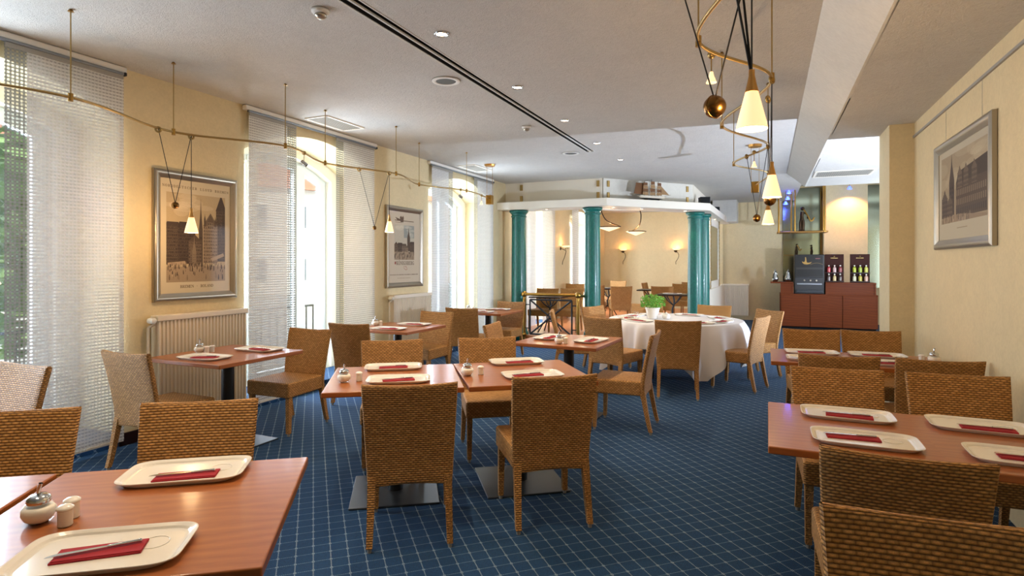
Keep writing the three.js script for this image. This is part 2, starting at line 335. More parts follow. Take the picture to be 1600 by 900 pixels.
// ---------------------------------------------------------------- things on walls and ceiling
const DL = 'recessed halogen downlights in a row';
const dlNames = ['nearest to the camera in the row', 'second in the row', 'third in the row', 'fourth in the row', 'farthest in the row'];
for (let i = -2; i < 5; i++) {
  const F = 3.47 + 1.333 * i, t = thing('downlight', i < 0 ? `small recessed downlight above the frame of the photo, ${i < -1 ? 'over the camera' : 'just ahead of the camera'}` : `small glowing recessed ceiling downlight, ${dlNames[i]}`, 'light', [-2.08, CEIL, F], 0, DL);
  part(t, 'ring', new THREE.TorusGeometry(0.045, 0.008, 8, 24).rotateX(Math.PI / 2).translate(0, -0.003, 0), M.chrome);
  part(t, 'bulb', G.cyl(0.034, 0.034, 0.006, 0, -0.004, 0), M.bulb);
  const l = new THREE.SpotLight(0xffe2bd, 8, 0, 52 * D, 0.6, 2); l.position.set(-2.08, CEIL - 0.02, -F); l.target.position.set(-2.08, 0, -F); l.castShadow = true; scene.add(l, l.target);
}
function smoke(x, F, label) {
  const t = thing('smoke_detector', label, 'smoke detector', [x, CEIL, F]);
  part(t, 'base', G.lathe([[0, 0], [0.055, 0], [0.055, -0.02], [0.046, -0.03], [0, -0.03]]), M.white);
  part(t, 'sensor', G.lathe([[0, -0.028], [0.035, -0.028], [0.038, -0.045], [0.02, -0.06], [0, -0.062]]), M.silver);
}
smoke(-2.58, 2.83, 'white smoke detector on the near ceiling left of the slot diffuser');
smoke(-2.58, 6.22, 'small white smoke detector farther along the ceiling near the third downlight');
function roundSpeaker(x, F, label) {
  const t = thing('ceiling_speaker', label, 'speaker', [x, CEIL, F]);
  part(t, 'ring', G.lathe([[0.085, 0.0], [0.125, 0], [0.12, -0.012], [0.09, -0.012], [0.085, 0]]), M.white);
  part(t, 'grille', G.cyl(0.088, 0.088, 0.006, 0, -0.004, 0, 28), M.speakerGrille);
}
roundSpeaker(-2.58, 4.38, 'round grey ceiling speaker between the first and second downlights');
roundSpeaker(-2.62, 8.0, 'round grey ceiling speaker near the far end of the slot diffuser');
function vent(x, F, w, d, label, y = CEIL) {
  const t = thing('ceiling_vent', label, 'air vent', [x, y, F]);
  part(t, 'frame', G.merge(G.box(w, 0.012, 0.03, 0, -0.006, d / 2), G.box(w, 0.012, 0.03, 0, -0.006, -d / 2), G.box(0.03, 0.012, d, w / 2, -0.006, 0), G.box(0.03, 0.012, d, -w / 2, -0.006, 0)), M.ivory);
  part(t, 'backing', G.box(w, 0.004, d, 0, -0.002, 0), M.grille);
  const n = Math.round(w / 0.028); for (let i = 1; i < n; i++) part(t, 'slat', G.box(0.012, 0.006, d - 0.03, -w / 2 + i * w / n, -0.006, 0), M.slat);
}
vent(-4.52, 5.2, 0.3, 0.62, 'rectangular ceiling grille above the middle arched window');
vent(-4.5, 8.6, 0.3, 0.62, 'rectangular ceiling grille above the far arched window');
vent(1.03, 9.9, 0.75, 0.6, 'wide pale ceiling grille in front of the bar', 2.85);

function radiator(x, F, len, y0, y1, turn, label) {   // stands along local x, front towards +z
  const t = thing('radiator', label, 'radiator', [x, 0, F], turn);
  const n = Math.round(len / 0.036), s = new THREE.Shape(); s.moveTo(-len / 2, 0.02);
  for (let i = 0; i < n; i++) { const a = -len / 2 + i * len / n, p = len / n; s.lineTo(a + p * 0.15, 0.085); s.lineTo(a + p * 0.3, 0.1); s.lineTo(a + p * 0.7, 0.1); s.lineTo(a + p * 0.85, 0.085); s.lineTo(a + p, 0.085); }
  s.lineTo(len / 2, 0.02); s.closePath();
  part(t, 'panel', boxUV(new THREE.ExtrudeGeometry(s, { depth: y1 - y0 - 0.05, bevelEnabled: false }).rotateX(Math.PI / 2).translate(0, y1 - 0.05, 0)), M.radiator);
  part(t, 'top_cover', G.rbox(len + 0.02, 0.05, 0.1, 0.01, 0, y1 - 0.025, 0.06), M.radiator);
  part(t, 'back_panel', G.box(len, y1 - y0 - 0.06, 0.02, 0, (y0 + y1) / 2 - 0.03, 0.022), M.radiator);
  const pp = part(t, 'pipe', G.merge(G.cyl(0.011, 0.011, y1 - 0.1, -len / 2 - 0.06, (y1 - 0.1) / 2, 0.06), G.line(v(-len / 2 - 0.06, y1 - 0.1, 0.06), v(-len / 2, y1 - 0.07, 0.06), 0.011)), M.radiator);
  part(pp, 'valve_knob', G.lathe([[0, 0], [0.022, 0], [0.026, 0.02], [0.026, 0.06], [0.02, 0.072], [0, 0.072]]).rotateX(Math.PI / 2).translate(-len / 2 - 0.045, y1 - 0.04, 0.05), M.white);
}
radiator(XL, 3.72, 0.92, 0.14, 1.05, Math.PI / 2, 'ribbed cream radiator under the large framed poster');
radiator(XL, 7.14, 0.98, 0.14, 1.05, Math.PI / 2, 'ribbed cream radiator under the smaller framed poster');
radiator(-0.78, FB, 0.62, 0.12, 0.95, 0, 'ribbed cream radiator on the back wall left of the bar');

// printed sheets
function canvasTex(w, h, draw) {
  const c = document.createElement('canvas'); c.width = w; c.height = h; draw(c.getContext('2d'), w, h);
  const t = new THREE.CanvasTexture(c); t.colorSpace = THREE.SRGBColorSpace; t.magFilter = THREE.LinearFilter; return t;
}
const sep = (l) => `rgb(${Math.round(40 + l * 175)},${Math.round(26 + l * 165)},${Math.round(16 + l * 140)})`;
function facade(c, x, base, w, h, tone, roofH, peak) {
  c.fillStyle = sep(tone); c.fillRect(x, base - h, w, h);
  c.fillStyle = sep(tone * 0.7); c.beginPath(); c.moveTo(x - 4, base - h); if (peak) { c.lineTo(x + w / 2, base - h - roofH); } else { c.lineTo(x + w * 0.08, base - h - roofH); c.lineTo(x + w * 0.92, base - h - roofH); } c.lineTo(x + w + 4, base - h); c.fill();
  const cols = Math.max(2, Math.round(w / 20)), rows = Math.max(2, Math.round(h / 30));
  for (let j = 0; j < rows; j++) {
    c.fillStyle = sep(Math.min(1, tone + 0.16)); c.fillRect(x, base - h + (j + 0.93) * h / rows, w, 2.5);
    for (let i = 0; i < cols; i++) { c.fillStyle = sep(Math.max(0, tone * 0.45 + rr(-.06, .06))); c.fillRect(x + (i + 0.25) * w / cols, base - h + (j + 0.25) * h / rows, w / cols * 0.48, h / rows * 0.55); if (rnd() < 0.5) { c.fillStyle = sep(Math.min(1, tone + 0.3)); c.fillRect(x + (i + 0.3) * w / cols, base - h + (j + 0.3) * h / rows, w / cols * 0.18, h / rows * 0.25); } }
  }
  for (let i = 0; i < w * h / 60; i++) { c.fillStyle = sep(Math.max(0, Math.min(1, tone + rr(-.2, .2)))); c.fillRect(x + rnd() * w, base - h + rnd() * h, rr(1, 4), rr(1, 4)); }
}
function gable(c, x, base, w, h, tone) {
  c.fillStyle = sep(tone); c.fillRect(x, base - h, w, h);
  c.beginPath(); const st = 4; c.moveTo(x, base - h);
  for (let k = 0; k < st; k++) { c.lineTo(x + w * (k * 0.12), base - h - k * h * 0.1); c.lineTo(x + w * (k * 0.12), base - h - (k + 1) * h * 0.1); }
  c.lineTo(x + w / 2, base - h * 1.55); for (let k = st - 1; k >= 0; k--) { c.lineTo(x + w - w * (k * 0.12), base - h - (k + 1) * h * 0.1); c.lineTo(x + w - w * (k * 0.12), base - h - k * h * 0.1); } c.closePath(); c.fill();
  const cols = Math.max(2, Math.round(w / 22)), rows = Math.max(2, Math.round(h / 32));
  for (let i = 0; i < cols; i++) for (let j = 0; j < rows; j++) {
    c.fillStyle = sep(Math.max(0, tone - 0.3 + rr(-.08, .08))); c.fillRect(x + (i + 0.28) * w / cols, base - h + (j + 0.25) * h / rows, w / cols * 0.42, h / rows * 0.55);
    c.fillStyle = sep(tone + 0.14); c.fillRect(x + (i + 0.2) * w / cols, base - h + (j + 0.84) * h / rows, w / cols * 0.6, 2);
  }
}
function spire(c, x, base, w, h, tone) {
  c.fillStyle = sep(tone); c.fillRect(x - w / 2, base - h * 0.55, w, h * 0.55);
  c.beginPath(); c.moveTo(x - w / 2, base - h * 0.55); c.lineTo(x - w * 0.12, base - h * 0.8); c.lineTo(x, base - h); c.lineTo(x + w * 0.12, base - h * 0.8); c.lineTo(x + w / 2, base - h * 0.55); c.fill();
  for (let k = 0; k < 6; k++) { c.fillStyle = sep(Math.max(0, tone - 0.13)); c.fillRect(x - w * 0.28, base - h * (0.08 + k * 0.075), w * 0.2, h * 0.04); c.fillRect(x + w * 0.1, base - h * (0.08 + k * 0.075), w * 0.2, h * 0.04); }
}
function crowd(c, x0, x1, y0, y1, n) {
  for (let i = 0; i < n; i++) {
    const x = rr(x0, x1), y = rr(y0, y1), s = lerp(0.6, 1.5, (y - y0) / (y1 - y0)) * 14; c.fillStyle = sep(rr(0, 0.8));
    c.beginPath(); c.ellipse(x, y, s * 0.32, s, 0, 0, 7); c.fill(); c.beginPath(); c.arc(x, y - s * 1.15, s * 0.24, 0, 7); c.fill();
  }
}
function grain(c, x, y, w, h, n) { for (let i = 0; i < n; i++) { c.fillStyle = rnd() < 0.5 ? 'rgba(30,18,8,0.10)' : 'rgba(240,228,200,0.10)'; const s = rr(1, 5); c.fillRect(x + rnd() * (w - s), y + rnd() * (h - s), s, s * rr(.4, 1.2)); } }
const spaced = (c, txt, x, y, w) => { const n = txt.length; for (let i = 0; i < n; i++) c.fillText(txt[i], x + w * (i + 0.5) / n, y); };
const poster1 = canvasTex(720, 1000, (c, w, h) => {
  c.fillStyle = '#cdbf9f'; c.fillRect(0, 0, w, h); c.textAlign = 'center'; c.fillStyle = '#6d5a41'; c.font = 'bold 30px serif';
  spaced(c, 'NORDDEUTSCHER LLOYD BREMEN', 20, 78, w - 40);
  const x0 = 60, y0 = 120, W = 600, H = 780; c.save(); c.beginPath(); c.rect(x0, y0, W, H); c.clip();
  c.fillStyle = '#b7a27c'; c.fillRect(x0, y0, W, H);
  for (let i = 0; i < 8; i++) { c.fillStyle = 'rgba(225,212,180,0.25)'; c.beginPath(); c.ellipse(x0 + rr(0, 400), y0 + rr(20, 240), rr(60, 160), rr(20, 50), 0, 0, 7); c.fill(); }
  facade(c, 560, 720, 110, 470, 0.26, 150, true); spire(c, 640, 470, 26, 250, 0.2); spire(c, 590, 420, 20, 130, 0.24);
  facade(c, 425, 735, 150, 340, 0.56, 120, true); facade(c, 470, 420, 60, 60, 0.48, 70, true); spire(c, 440, 400, 20, 120, 0.3); spire(c, 552, 400, 16, 100, 0.3);
  facade(c, 55, 745, 130, 330, 0.2, 40, false); facade(c, 170, 740, 170, 320, 0.14, 50, false); facade(c, 240, 470, 90, 70, 0.12, 40, true);
  spire(c, 398, 790, 40, 650, 0.24); facade(c, 275, 790, 130, 250, 0.34, 60, true); spire(c, 330, 790, 40, 300, 0.52); spire(c, 300, 770, 22, 240, 0.4);
  c.fillStyle = sep(0.66); c.fillRect(60, 765, 600, 140); c.fillStyle = sep(0.74); c.beginPath(); c.moveTo(500, 690); c.lineTo(640, 640); c.lineTo(650, 670); c.lineTo(520, 716); c.fill(); c.beginPath(); c.moveTo(70, 730); c.lineTo(240, 715); c.lineTo(250, 745); c.lineTo(70, 765); c.fill();
  crowd(c, 60, 660, 735, 790, 90); crowd(c, 80, 640, 790, 870, 34); grain(c, x0, y0, W, H, 2600); c.restore();
  c.fillStyle = '#6d5a41'; c.font = 'bold 34px serif'; spaced(c, 'BREMEN · ROLAND', 190, 952, 340);
});
const poster2 = canvasTex(720, 900, (c, w, h) => {
  c.fillStyle = '#c2b49c'; c.fillRect(0, 0, w, h); c.textAlign = 'center';
  c.fillStyle = '#5e4a38'; c.fillRect(140, 112, 430, 9); c.beginPath(); c.moveTo(150, 78); c.lineTo(300, 108); c.lineTo(200, 118); c.fill();
  c.beginPath(); c.moveTo(250, 75); c.lineTo(280, 55); c.lineTo(300, 75); c.lineTo(325, 50); c.lineTo(340, 80); c.lineTo(330, 135); c.lineTo(265, 135); c.fill();
  c.fillStyle = '#7a6650'; c.fillRect(150, 138, 150, 5);
  const x0 = 130, y0 = 170, W = 450, H = 440; c.save(); c.beginPath(); c.rect(x0, y0, W, H); c.clip();
  c.fillStyle = '#b6ad98'; c.fillRect(x0, y0, W, H); c.fillStyle = '#8f9188'; c.fillRect(340, 170, 240, 160);
  for (let i = 0; i < 7; i++) { c.fillStyle = 'rgba(214,204,178,0.35)'; c.beginPath(); c.ellipse(x0 + rr(0, W), y0 + rr(0, 140), rr(40, 110), rr(16, 40), 0, 0, 7); c.fill(); }
  spire(c, 450, 500, 64, 310, 0.22); for (const [x, bw, bh, t] of [[130, 80, 110, 0.3], [200, 110, 100, 0.2], [300, 100, 90, 0.42], [480, 110, 120, 0.22], [380, 60, 70, 0.5]]) facade(c, x, 530, bw, bh, t, 34, bw < 100);
  c.fillStyle = sep(0.62); c.fillRect(130, 510, 450, 110); crowd(c, 130, 580, 500, 590, 90); grain(c, x0, y0, W, H, 1400); c.restore();
  c.font = 'bold 66px serif'; c.fillStyle = '#7d2f22'; c.fillRect(138, 632, 26, 34); c.fillStyle = '#5b4636'; c.textBaseline = 'middle'; c.save(); c.translate(375, 652); c.scale(0.9, 1); c.fillText('KÖNIGSBERG', 0, 0); c.restore();
  c.strokeStyle = '#a06a58'; c.lineWidth = 4; c.beginPath(); c.ellipse(375, 715, 46, 18, 0.3, 0, 7); c.stroke(); c.beginPath(); c.ellipse(385, 715, 20, 24, 0.3, 0, 7); c.stroke();
  c.fillStyle = '#6e5c49'; for (let x = 40; x < 670; x += 14) c.fillRect(x, 792, rr(5, 12), 12); for (let x = 200; x < 500; x += 12) c.fillRect(x, 838, rr(4, 9), 6);
});
const townPrint = canvasTex(1000, 640, (c, w, h) => {
  c.fillStyle = '#b3aa92'; c.fillRect(0, 0, w, h); const x0 = 60, y0 = 50, W = 880, H = 470; c.save(); c.beginPath(); c.rect(x0, y0, W, H); c.clip();
  c.fillStyle = '#96866a'; c.fillRect(x0, y0, W, H); for (let i = 0; i < 16; i++) { c.fillStyle = 'rgba(190,176,144,0.22)'; c.beginPath(); c.ellipse(x0 + rr(0, W), y0 + rr(0, 200), rr(60, 200), rr(20, 60), 0, 0, 7); c.fill(); }
  spire(c, 290, 470, 110, 430, 0.13); gable(c, 70, 480, 130, 130, 0.22); gable(c, 190, 480, 120, 100, 0.28);
  c.fillStyle = sep(0.2); c.fillRect(380, 260, 560, 230); c.fillStyle = sep(0.1); c.beginPath(); c.moveTo(380, 262); c.lineTo(430, 190); c.lineTo(940, 150); c.lineTo(940, 262); c.fill();
  for (const x of [410, 530, 680]) gable(c, x, 300, 90, 95, 0.32);
  for (let i = 0; i < 16; i++) for (let j = 0; j < 3; j++) { c.fillStyle = sep(j === 2 ? 0.08 : 0.45); c.fillRect(392 + i * 34, 310 + j * 62, 18, 40); }
  c.fillStyle = sep(0.56); c.beginPath(); c.moveTo(60, 530); c.lineTo(60, 490); c.lineTo(420, 470); c.lineTo(940, 505); c.lineTo(940, 530); c.fill(); crowd(c, 70, 700, 475, 510, 60); grain(c, x0, y0, W, H, 2200); c.restore();
  c.fillStyle = 'rgba(120,104,80,0.6)'; c.fillRect(400, 560, 200, 6);
});
function flip(g, doIt) {        // turn the faces of a mirrored shape outwards again
  if (!doIt) return g; g = g.index ? g.toNonIndexed() : g; const p = g.attributes.position.array;
  for (let i = 0; i < p.length; i += 9) for (let k = 0; k < 3; k++) { const t = p[i + 3 + k]; p[i + 3 + k] = p[i + 6 + k]; p[i + 6 + k] = t; }
  g.computeVertexNormals(); return g;
}
function picture(name, label, x, y0, y1, Fa, Fb, side, tex, bar, matW) {    // side +1: hangs on the left wall, -1 on the right
  const w = Fb - Fa, h = y1 - y0, t = thing(name, label, 'picture', [x, y0, (Fa + Fb) / 2], side * Math.PI / 2);
  const prof = (L) => { const s = new THREE.Shape(); s.moveTo(0, 0.004); s.lineTo(0, 0.03); s.quadraticCurveTo(bar * 0.3, 0.052, bar * 0.75, 0.03); s.lineTo(bar, 0.018); s.lineTo(bar, 0.004); s.closePath(); return new THREE.ExtrudeGeometry(s, { depth: L, bevelEnabled: false, curveSegments: 6 }); };
  const miter = (g, L) => { const p = g.attributes.position; for (let i = 0; i < p.count; i++) { const d = p.getX(i); p.setZ(i, p.getZ(i) < L / 2 ? p.getZ(i) + d : p.getZ(i) - d); } g.computeVertexNormals(); return g; };
  const m = (px, py, ax, ay, az) => new THREE.Matrix4().makeBasis(ax, ay, az).setPosition(px, py, 0);
  const ex = v(1, 0, 0), ey = v(0, 1, 0), ez = v(0, 0, 1), neg = (q) => q.clone().negate();
  const side4 = [[prof(h), h, m(-w / 2, 0, ex, ez, ey)], [prof(h), h, m(w / 2, h, neg(ex), ez, neg(ey))], [prof(w), w, m(w / 2, 0, ey, ez, neg(ex))], [prof(w), w, m(-w / 2, h, neg(ey), ez, ex)]];
  for (const [g, L, mm] of side4) part(t, 'frame_bar', boxUV(flip(miter(g, L).applyMatrix4(mm), mm.determinant() < 0)), M.frameBar);
  const sheet = new THREE.PlaneGeometry(w - bar * 2 + 0.01, h - bar * 2 + 0.01).translate(0, h / 2, 0.013);
  part(t, 'print', sheet, phy({ map: tex, roughness: 0.75, clearcoat: 0.1, clearcoatRoughness: 0.05 }));
  part(t, 'backing', G.box(w - 0.02, h - 0.02, 0.008, 0, h / 2, 0.006), M.ivory);
  return t;
}
M.frameBar = std({ color: 0xa79f90, metalness: 0.9, roughness: 0.3, side: THREE.DoubleSide });
picture('framed_poster', 'large silver-framed sepia poster of an old market square', XL, 1.16, 2.32, 3.27, 4.12, 1, poster1, 0.07);
picture('framed_poster', 'smaller silver-framed poster with a church tower and large lettering', XL, 1.15, 2.31, 6.57, 7.5, 1, poster2, 0.07);
const bigPic = picture('framed_picture', 'large silver-framed sepia townscape on the right wall', XR, 1.608, 2.447, 4.44, 5.78, -1, townPrint, 0.072);
for (const z of [-0.42, 0.42]) part(bigPic, 'hanging_wire', G.cyl(0.0012, 0.0012, 0.27, z, 0.965, 0.01, 6), M.grille);

// ---------------------------------------------------------------- curtains
function curtain(label, Fa, Fb, bandAt, y0 = 0.06) {            // hanging panel; bandAt: 'lo' | 'hi' edge with the open check band
  const t = thing('window_curtain', label, 'curtain', [XL + 0.055, 0, (Fa + Fb) / 2], Math.PI / 2, 'open-weave curtain panels');
  const w = Fb - Fa, bw = bandAt ? 0.13 : 0, y1 = 3.0;
  const sheet = (a, b) => {      // local x runs towards larger F
    const g = new THREE.PlaneGeometry(b - a, y1 - y0, 24, 8).translate((a + b) / 2, (y0 + y1) / 2, 0), p = g.attributes.position, uv = g.attributes.uv;
    for (let i = 0; i < p.count; i++) { const x = p.getX(i), y = p.getY(i), k = (y1 - y) / (y1 - y0); p.setZ(i, 0.006 * Math.sin(x * 21) * (0.3 + k)); uv.setXY(i, x, y); }
    g.computeVertexNormals(); return g;
  };
  const lo = bandAt === 'lo' ? -w / 2 + bw : -w / 2, hi = bandAt === 'hi' ? w / 2 - bw : w / 2;
  part(t, 'fabric', sheet(lo, hi), M.sheer);
  if (bandAt) part(t, 'check_band', bandAt === 'hi' ? sheet(w / 2 - bw, w / 2) : sheet(-w / 2, -w / 2 + bw), M.band, 'open checked edge band');
  part(t, 'top_bar', G.rbox(w, 0.035, 0.014, 0.005, 0, y1 + 0.01, 0), M.grille);
  part(t, 'hem_weight', G.rbox(w, 0.02, 0.01, 0.004, 0, y0, 0), M.white);
}
curtain('grey open-weave curtain panel at the near window, nearest to the camera', 2.2, 3.0, 'lo');
curtain('white open-weave curtain panel to the right of the large poster', 4.24, 4.88, 'hi');
curtain('white open-weave curtain panel to the left of the smaller poster', 5.53, 6.27, 'lo');
curtain('white open-weave curtain panel to the right of the smaller poster', 7.71, 8.36, 'hi');
curtain('white open-weave curtain panel beside the first green column', 9.12, 9.9, 'lo');
curtain('white curtain panel just behind the first green column', 11.3, 12.1);
curtain('white curtain panel left of the sconce on the window pier', 12.55, 13.4);
curtain('white curtain panel in the far corner left of the second column', 14.75, 15.35);
WINDOWS.forEach(([a, b], i) => {
  const t = thing('curtain_rail', 'curtain rail at the ceiling above ' + ['the nearest window', 'the window between the posters', 'the window beyond the smaller poster', 'the window behind the first column', 'the farthest window'][i], 'curtain rail', [XL, 0, (a + b) / 2], 0, 'curtain rails over the windows');
  part(t, 'cover', G.rbox(0.06, 0.05, b - a + 0.06, 0.012, 0.032, 3.072, 0), M.white);
  part(t, 'track', G.rbox(0.03, 0.022, b - a, 0.005, 0.055, 3.037, 0), M.steel);
  part(t, 'end_cap', G.rbox(0.04, 0.03, 0.02, 0.006, 0.055, 3.037, -(b - a) / 2 - 0.01), M.black);
});

// ---------------------------------------------------------------- chairs
const backZ = (y) => y < 0.42 ? -0.195 + (0.42 - y) * 0.02 : -0.195 - 0.095 * Math.pow((y - 0.42) / 0.44, 1.25);
function backrestGeo() {
  const nu = 8, nv = 12, pos = [], uv = [], idx = [], y0 = 0.315, y1 = 0.86, th = 0.036;
  const P = (u, vv, off) => {
    const y = lerp(y0, y1, vv), hw = lerp(0.216, 0.242, Math.pow(vv, 0.8));
    let yy = y; if (vv < 0.01) yy += 0.014 * (1 - u * u); if (vv > 0.99) yy += 0.010 * u * u - 0.006;
    return [u * hw, yy, backZ(y) + off + 0.014 * u * u * vv];
  };
  const ring = [];                                    // closed loop round the section: front face, edge, back face, edge
  for (let i = 0; i <= nu; i++) ring.push([lerp(-1, 1, i / nu), th / 2]);
  ring.push([1.03, 0]); for (let i = 0; i <= nu; i++) ring.push([lerp(1, -1, i / nu), -th / 2]); ring.push([-1.03, 0]); ring.push(ring[0]);
  const R = ring.length; let s = 0; const us = [0];
  for (let i = 1; i < R; i++) { s += Math.hypot((ring[i][0] - ring[i - 1][0]) * 0.23, ring[i][1] - ring[i - 1][1]); us.push(s); }
  const rows = [[0, 0.4], ...Array.from({ length: nv + 1 }, (_, j) => [j / nv, 1]), [1, 0.4]];
  rows.forEach(([vv, k], j) => {
    ring.forEach(([u, o], i) => { const q = P(u, vv, o * k); const dy = j === 0 ? -0.008 : j === rows.length - 1 ? 0.01 : 0; pos.push(q[0], q[1] + dy, q[2]); uv.push(us[i], q[1] + dy * 2); });
  });
  for (let j = 0; j < rows.length - 1; j++) for (let i = 0; i < R - 1; i++) { const a = j * R + i, b = a + 1, c = a + R, d = c + 1; idx.push(a, b, d, a, d, c); }
  const cap = (j, up) => { const base = pos.length / 3, q0 = j * R; for (let i = 0; i <= nu; i++) { const a = q0 + i, b = q0 + R - 3 - i; for (const k of [a, b]) { pos.push(pos[k * 3], pos[k * 3 + 1], pos[k * 3 + 2]); uv.push(pos[k * 3], pos[k * 3 + 2]); } }
    for (let i = 0; i < nu; i++) { const a = base + i * 2; up ? idx.push(a, a + 2, a + 3, a, a + 3, a + 1) : idx.push(a, a + 3, a + 2, a, a + 1, a + 3); } };
  cap(0, false); cap(rows.length - 1, true);
  const g = new THREE.BufferGeometry(); g.setAttribute('position', new THREE.Float32BufferAttribute(pos, 3)); g.setAttribute('uv', new THREE.Float32BufferAttribute(uv, 2)); g.setIndex(idx); g.computeVertexNormals(); return g;
}
function seatGeo() {               // woven box seat, slightly crowned on top, wider in front, apron edge arched
  const g = new RoundedBoxGeometry(0.45, 0.13, 0.45, 3, 0.018).translate(0, 0.395, 0.04), p = g.attributes.position;
  for (let i = 0; i < p.count; i++) { const x = p.getX(i), y = p.getY(i), z = p.getZ(i); p.setX(i, x * (1 + 0.07 * (z + 0.18) / 0.45)); if (y < 0.4) p.setY(i, y + 0.01 * (1 - Math.pow(x / 0.23, 2))); else p.setY(i, y + 0.006 * (1 - Math.pow(x / 0.23, 2))); }
  const q = boxUV(g); q.computeVertexNormals(); return boxUV(new THREE.BufferGeometry().copy(g));
}
function legGeo(rear) {
  const top = rear ? [0.2, 0.37, -0.192] : [0.208, 0.37, 0.225], bot = rear ? [0.208, 0.022, -0.262] : [0.212, 0.022, 0.235];
  const n = 6, pos = [], uv = [], idx = [], sq = [[1, 1], [-1, 1], [-1, -1], [1, -1], [1, 1]];
  for (let j = 0; j <= n; j++) { const t = j / n, w = lerp(0.0155, 0.021, t), zc = rear ? lerp(bot[2], top[2], Math.pow(t, 0.85)) : lerp(bot[2], top[2], t);
    sq.forEach(([a, b], i) => { pos.push(lerp(bot[0], top[0], t) + a * w, lerp(bot[1], top[1], t), zc + b * w); uv.push(i * 0.04, t * 0.35); }); }
  for (let j = 0; j < n; j++) for (let i = 0; i < 4; i++) { const a = j * 5 + i, b = a + 1, c = a + 5, d = c + 1; idx.push(a, d, b, a, c, d); }
  const g = new THREE.BufferGeometry(); g.setAttribute('position', new THREE.Float32BufferAttribute(pos, 3)); g.setAttribute('uv', new THREE.Float32BufferAttribute(uv, 2)); g.setIndex(idx);
  const q = g.toNonIndexed(); q.computeVertexNormals(); return q;
}
let chair0 = null;
const CHAIRG = { back: backrestGeo(), seat: seatGeo(), rl: legGeo(true), fl: legGeo(false) };
function makeChair() {
  const t = new THREE.Group(); t.name = 'wicker_chair';
  part(t, 'seat', CHAIRG.seat, M.wicker); part(t, 'backrest', CHAIRG.back, M.wicker);
  for (const rear of [true, false]) for (const s of [1, -1]) {
    const g = rear ? CHAIRG.rl : CHAIRG.fl, key = (rear ? 'rl' : 'fl') + s;
    CHAIRG[key] ??= s > 0 ? g : flip(g.clone().scale(-1, 1, 1), true);
    const l = part(t, 'leg', CHAIRG[key], M.wicker);
    part(l, 'glide', G.cyl(0.013, 0.011, 0.026, s * (rear ? 0.208 : 0.212), 0.013, rear ? -0.262 : 0.235, 10), M.grille, 'pale foot glide');
  }
  return t;
}
const CH = 'woven wicker dining chairs';
function chair(label, x, F, deg, y = 0, topGiven = true) {      // (x, F): middle of the top of the backrest; the seat faces (sin, -cos) of deg
  const a = deg * D, ox = topGiven ? x + 0.285 * Math.sin(a) : x, oF = topGiven ? F - 0.285 * Math.cos(a) : F;
  chair0 ??= makeChair();
  const c = chair0.clone(); c.name = numbered('wicker_chair'); scene.add(c); c.position.set(ox, y, -oF); c.rotation.y = a;
  return tag(c, 'wicker chair ' + label, 'chair', CH);
}
// near left group
chair('on the far side of the nearest left table, behind its far plate', -2.37, 1.83, 35);
chair('at the left edge of the photo, cut off by the frame', -2.95, 1.40, 35);
chair('beside the near curtain with its pale backrest half cut off at left', -4.22, 2.05, 2);
chair('seen from behind in front of the radiator under the large poster', -4.15, 2.60, 181);
chair('facing left at the table under the large poster', -4.02, 4.28, 2);
// middle pair of tables
chair('with its back to the camera at the left one of the paired tables', -1.70, 2.52, 213);
chair('with its back to the camera at the right one of the paired tables', -1.08, 3.03, 216);
chair('behind the left one of the paired tables', -2.81, 3.91, 37);
chair('behind the right one of the paired tables', -2.18, 4.38, 35);
// window tables
chair('seen from behind at the window table before the smaller poster', -4.00, 4.79, 184);
chair('facing the camera at the window table before the smaller poster', -3.92, 6.44, -2);
chair('seen from behind at the farthest window table', -3.92, 7.07, 184);
chair('facing the camera at the farthest window table', -3.84, 8.62, 0);
chair('at the left side of the single table in mid room', -2.64, 5.40, 97);
chair('side-on in mid room, facing left to the single table', -0.92, 5.29, -88);
// round table
chair('at the round table, seen edge-on beside the brass railing', -2.63, 7.2, 108);
chair('at the left of the round table in front of the second column', -2.35, 8.16, 66);
chair('with its pale back turned, left front of the round table', -1.76, 6.52, 163);
chair('with its back to the camera, directly in front of the round table', -0.90, 6.49, 189);
chair('side-on at the right of the white-clothed round table', -0.05, 7.36, -108);
chair('with a pale backrest at the far right of the round table', 0.03, 8.48, -49);
chair('behind the potted plant on the round table', -1.72, 9.02, 25);
chair('behind the round table in front of the double column', -0.73, 9.08, -10);
// right hand tables
chair('behind the near right table, nearer the aisle', 0.37, 3.94, 4);
chair('behind the near right table, nearer the wall', 0.97, 4.00, 4);
chair('with its back to the camera at the far right table, aisle side', 0.44, 4.48, 184);
chair('with its back to the camera at the far right table, wall side', 1.02, 4.54, 184);
chair('behind the far right table, aisle side', 0.37, 6.16, 8);
chair('behind the far right table, wall side', 0.87, 6.27, 6);
chair('with its back to the camera at the near right table', 0.41, 2.24, 180);
chair('closest of all, cut off at the bottom right corner', 0.37, 1.73, 4);
// raised corner
const PL = 0.1;
chair('left one of two just behind the brass railing', -4.22, 11.35, 0, PL);
chair('right one of two just behind the brass railing', -3.72, 11.45, 4, PL);
chair('by the far window behind the railing', -4.5, 14.1, 0, PL);
chair('in the corner just left of the second column', -3.75, 13.2, 190, PL);
chair('in the corner just right of the second column', -3.05, 13.0, 200, PL);
chair('facing the camera by the back wall below the hanging lamps', -4.05, 16.9, -5, PL);
chair('side-on by the back wall under the left back sconce', -3.05, 15.6, 85, PL);
chair('in the corner with its back turned, above the potted plant', -2.2, 13.35, 186, PL);
chair('in the corner half hidden by the double column', -2.0, 15.2, 4, PL);
chair('in the corner farthest back beside the double column', -1.95, 16.6, 2, PL);

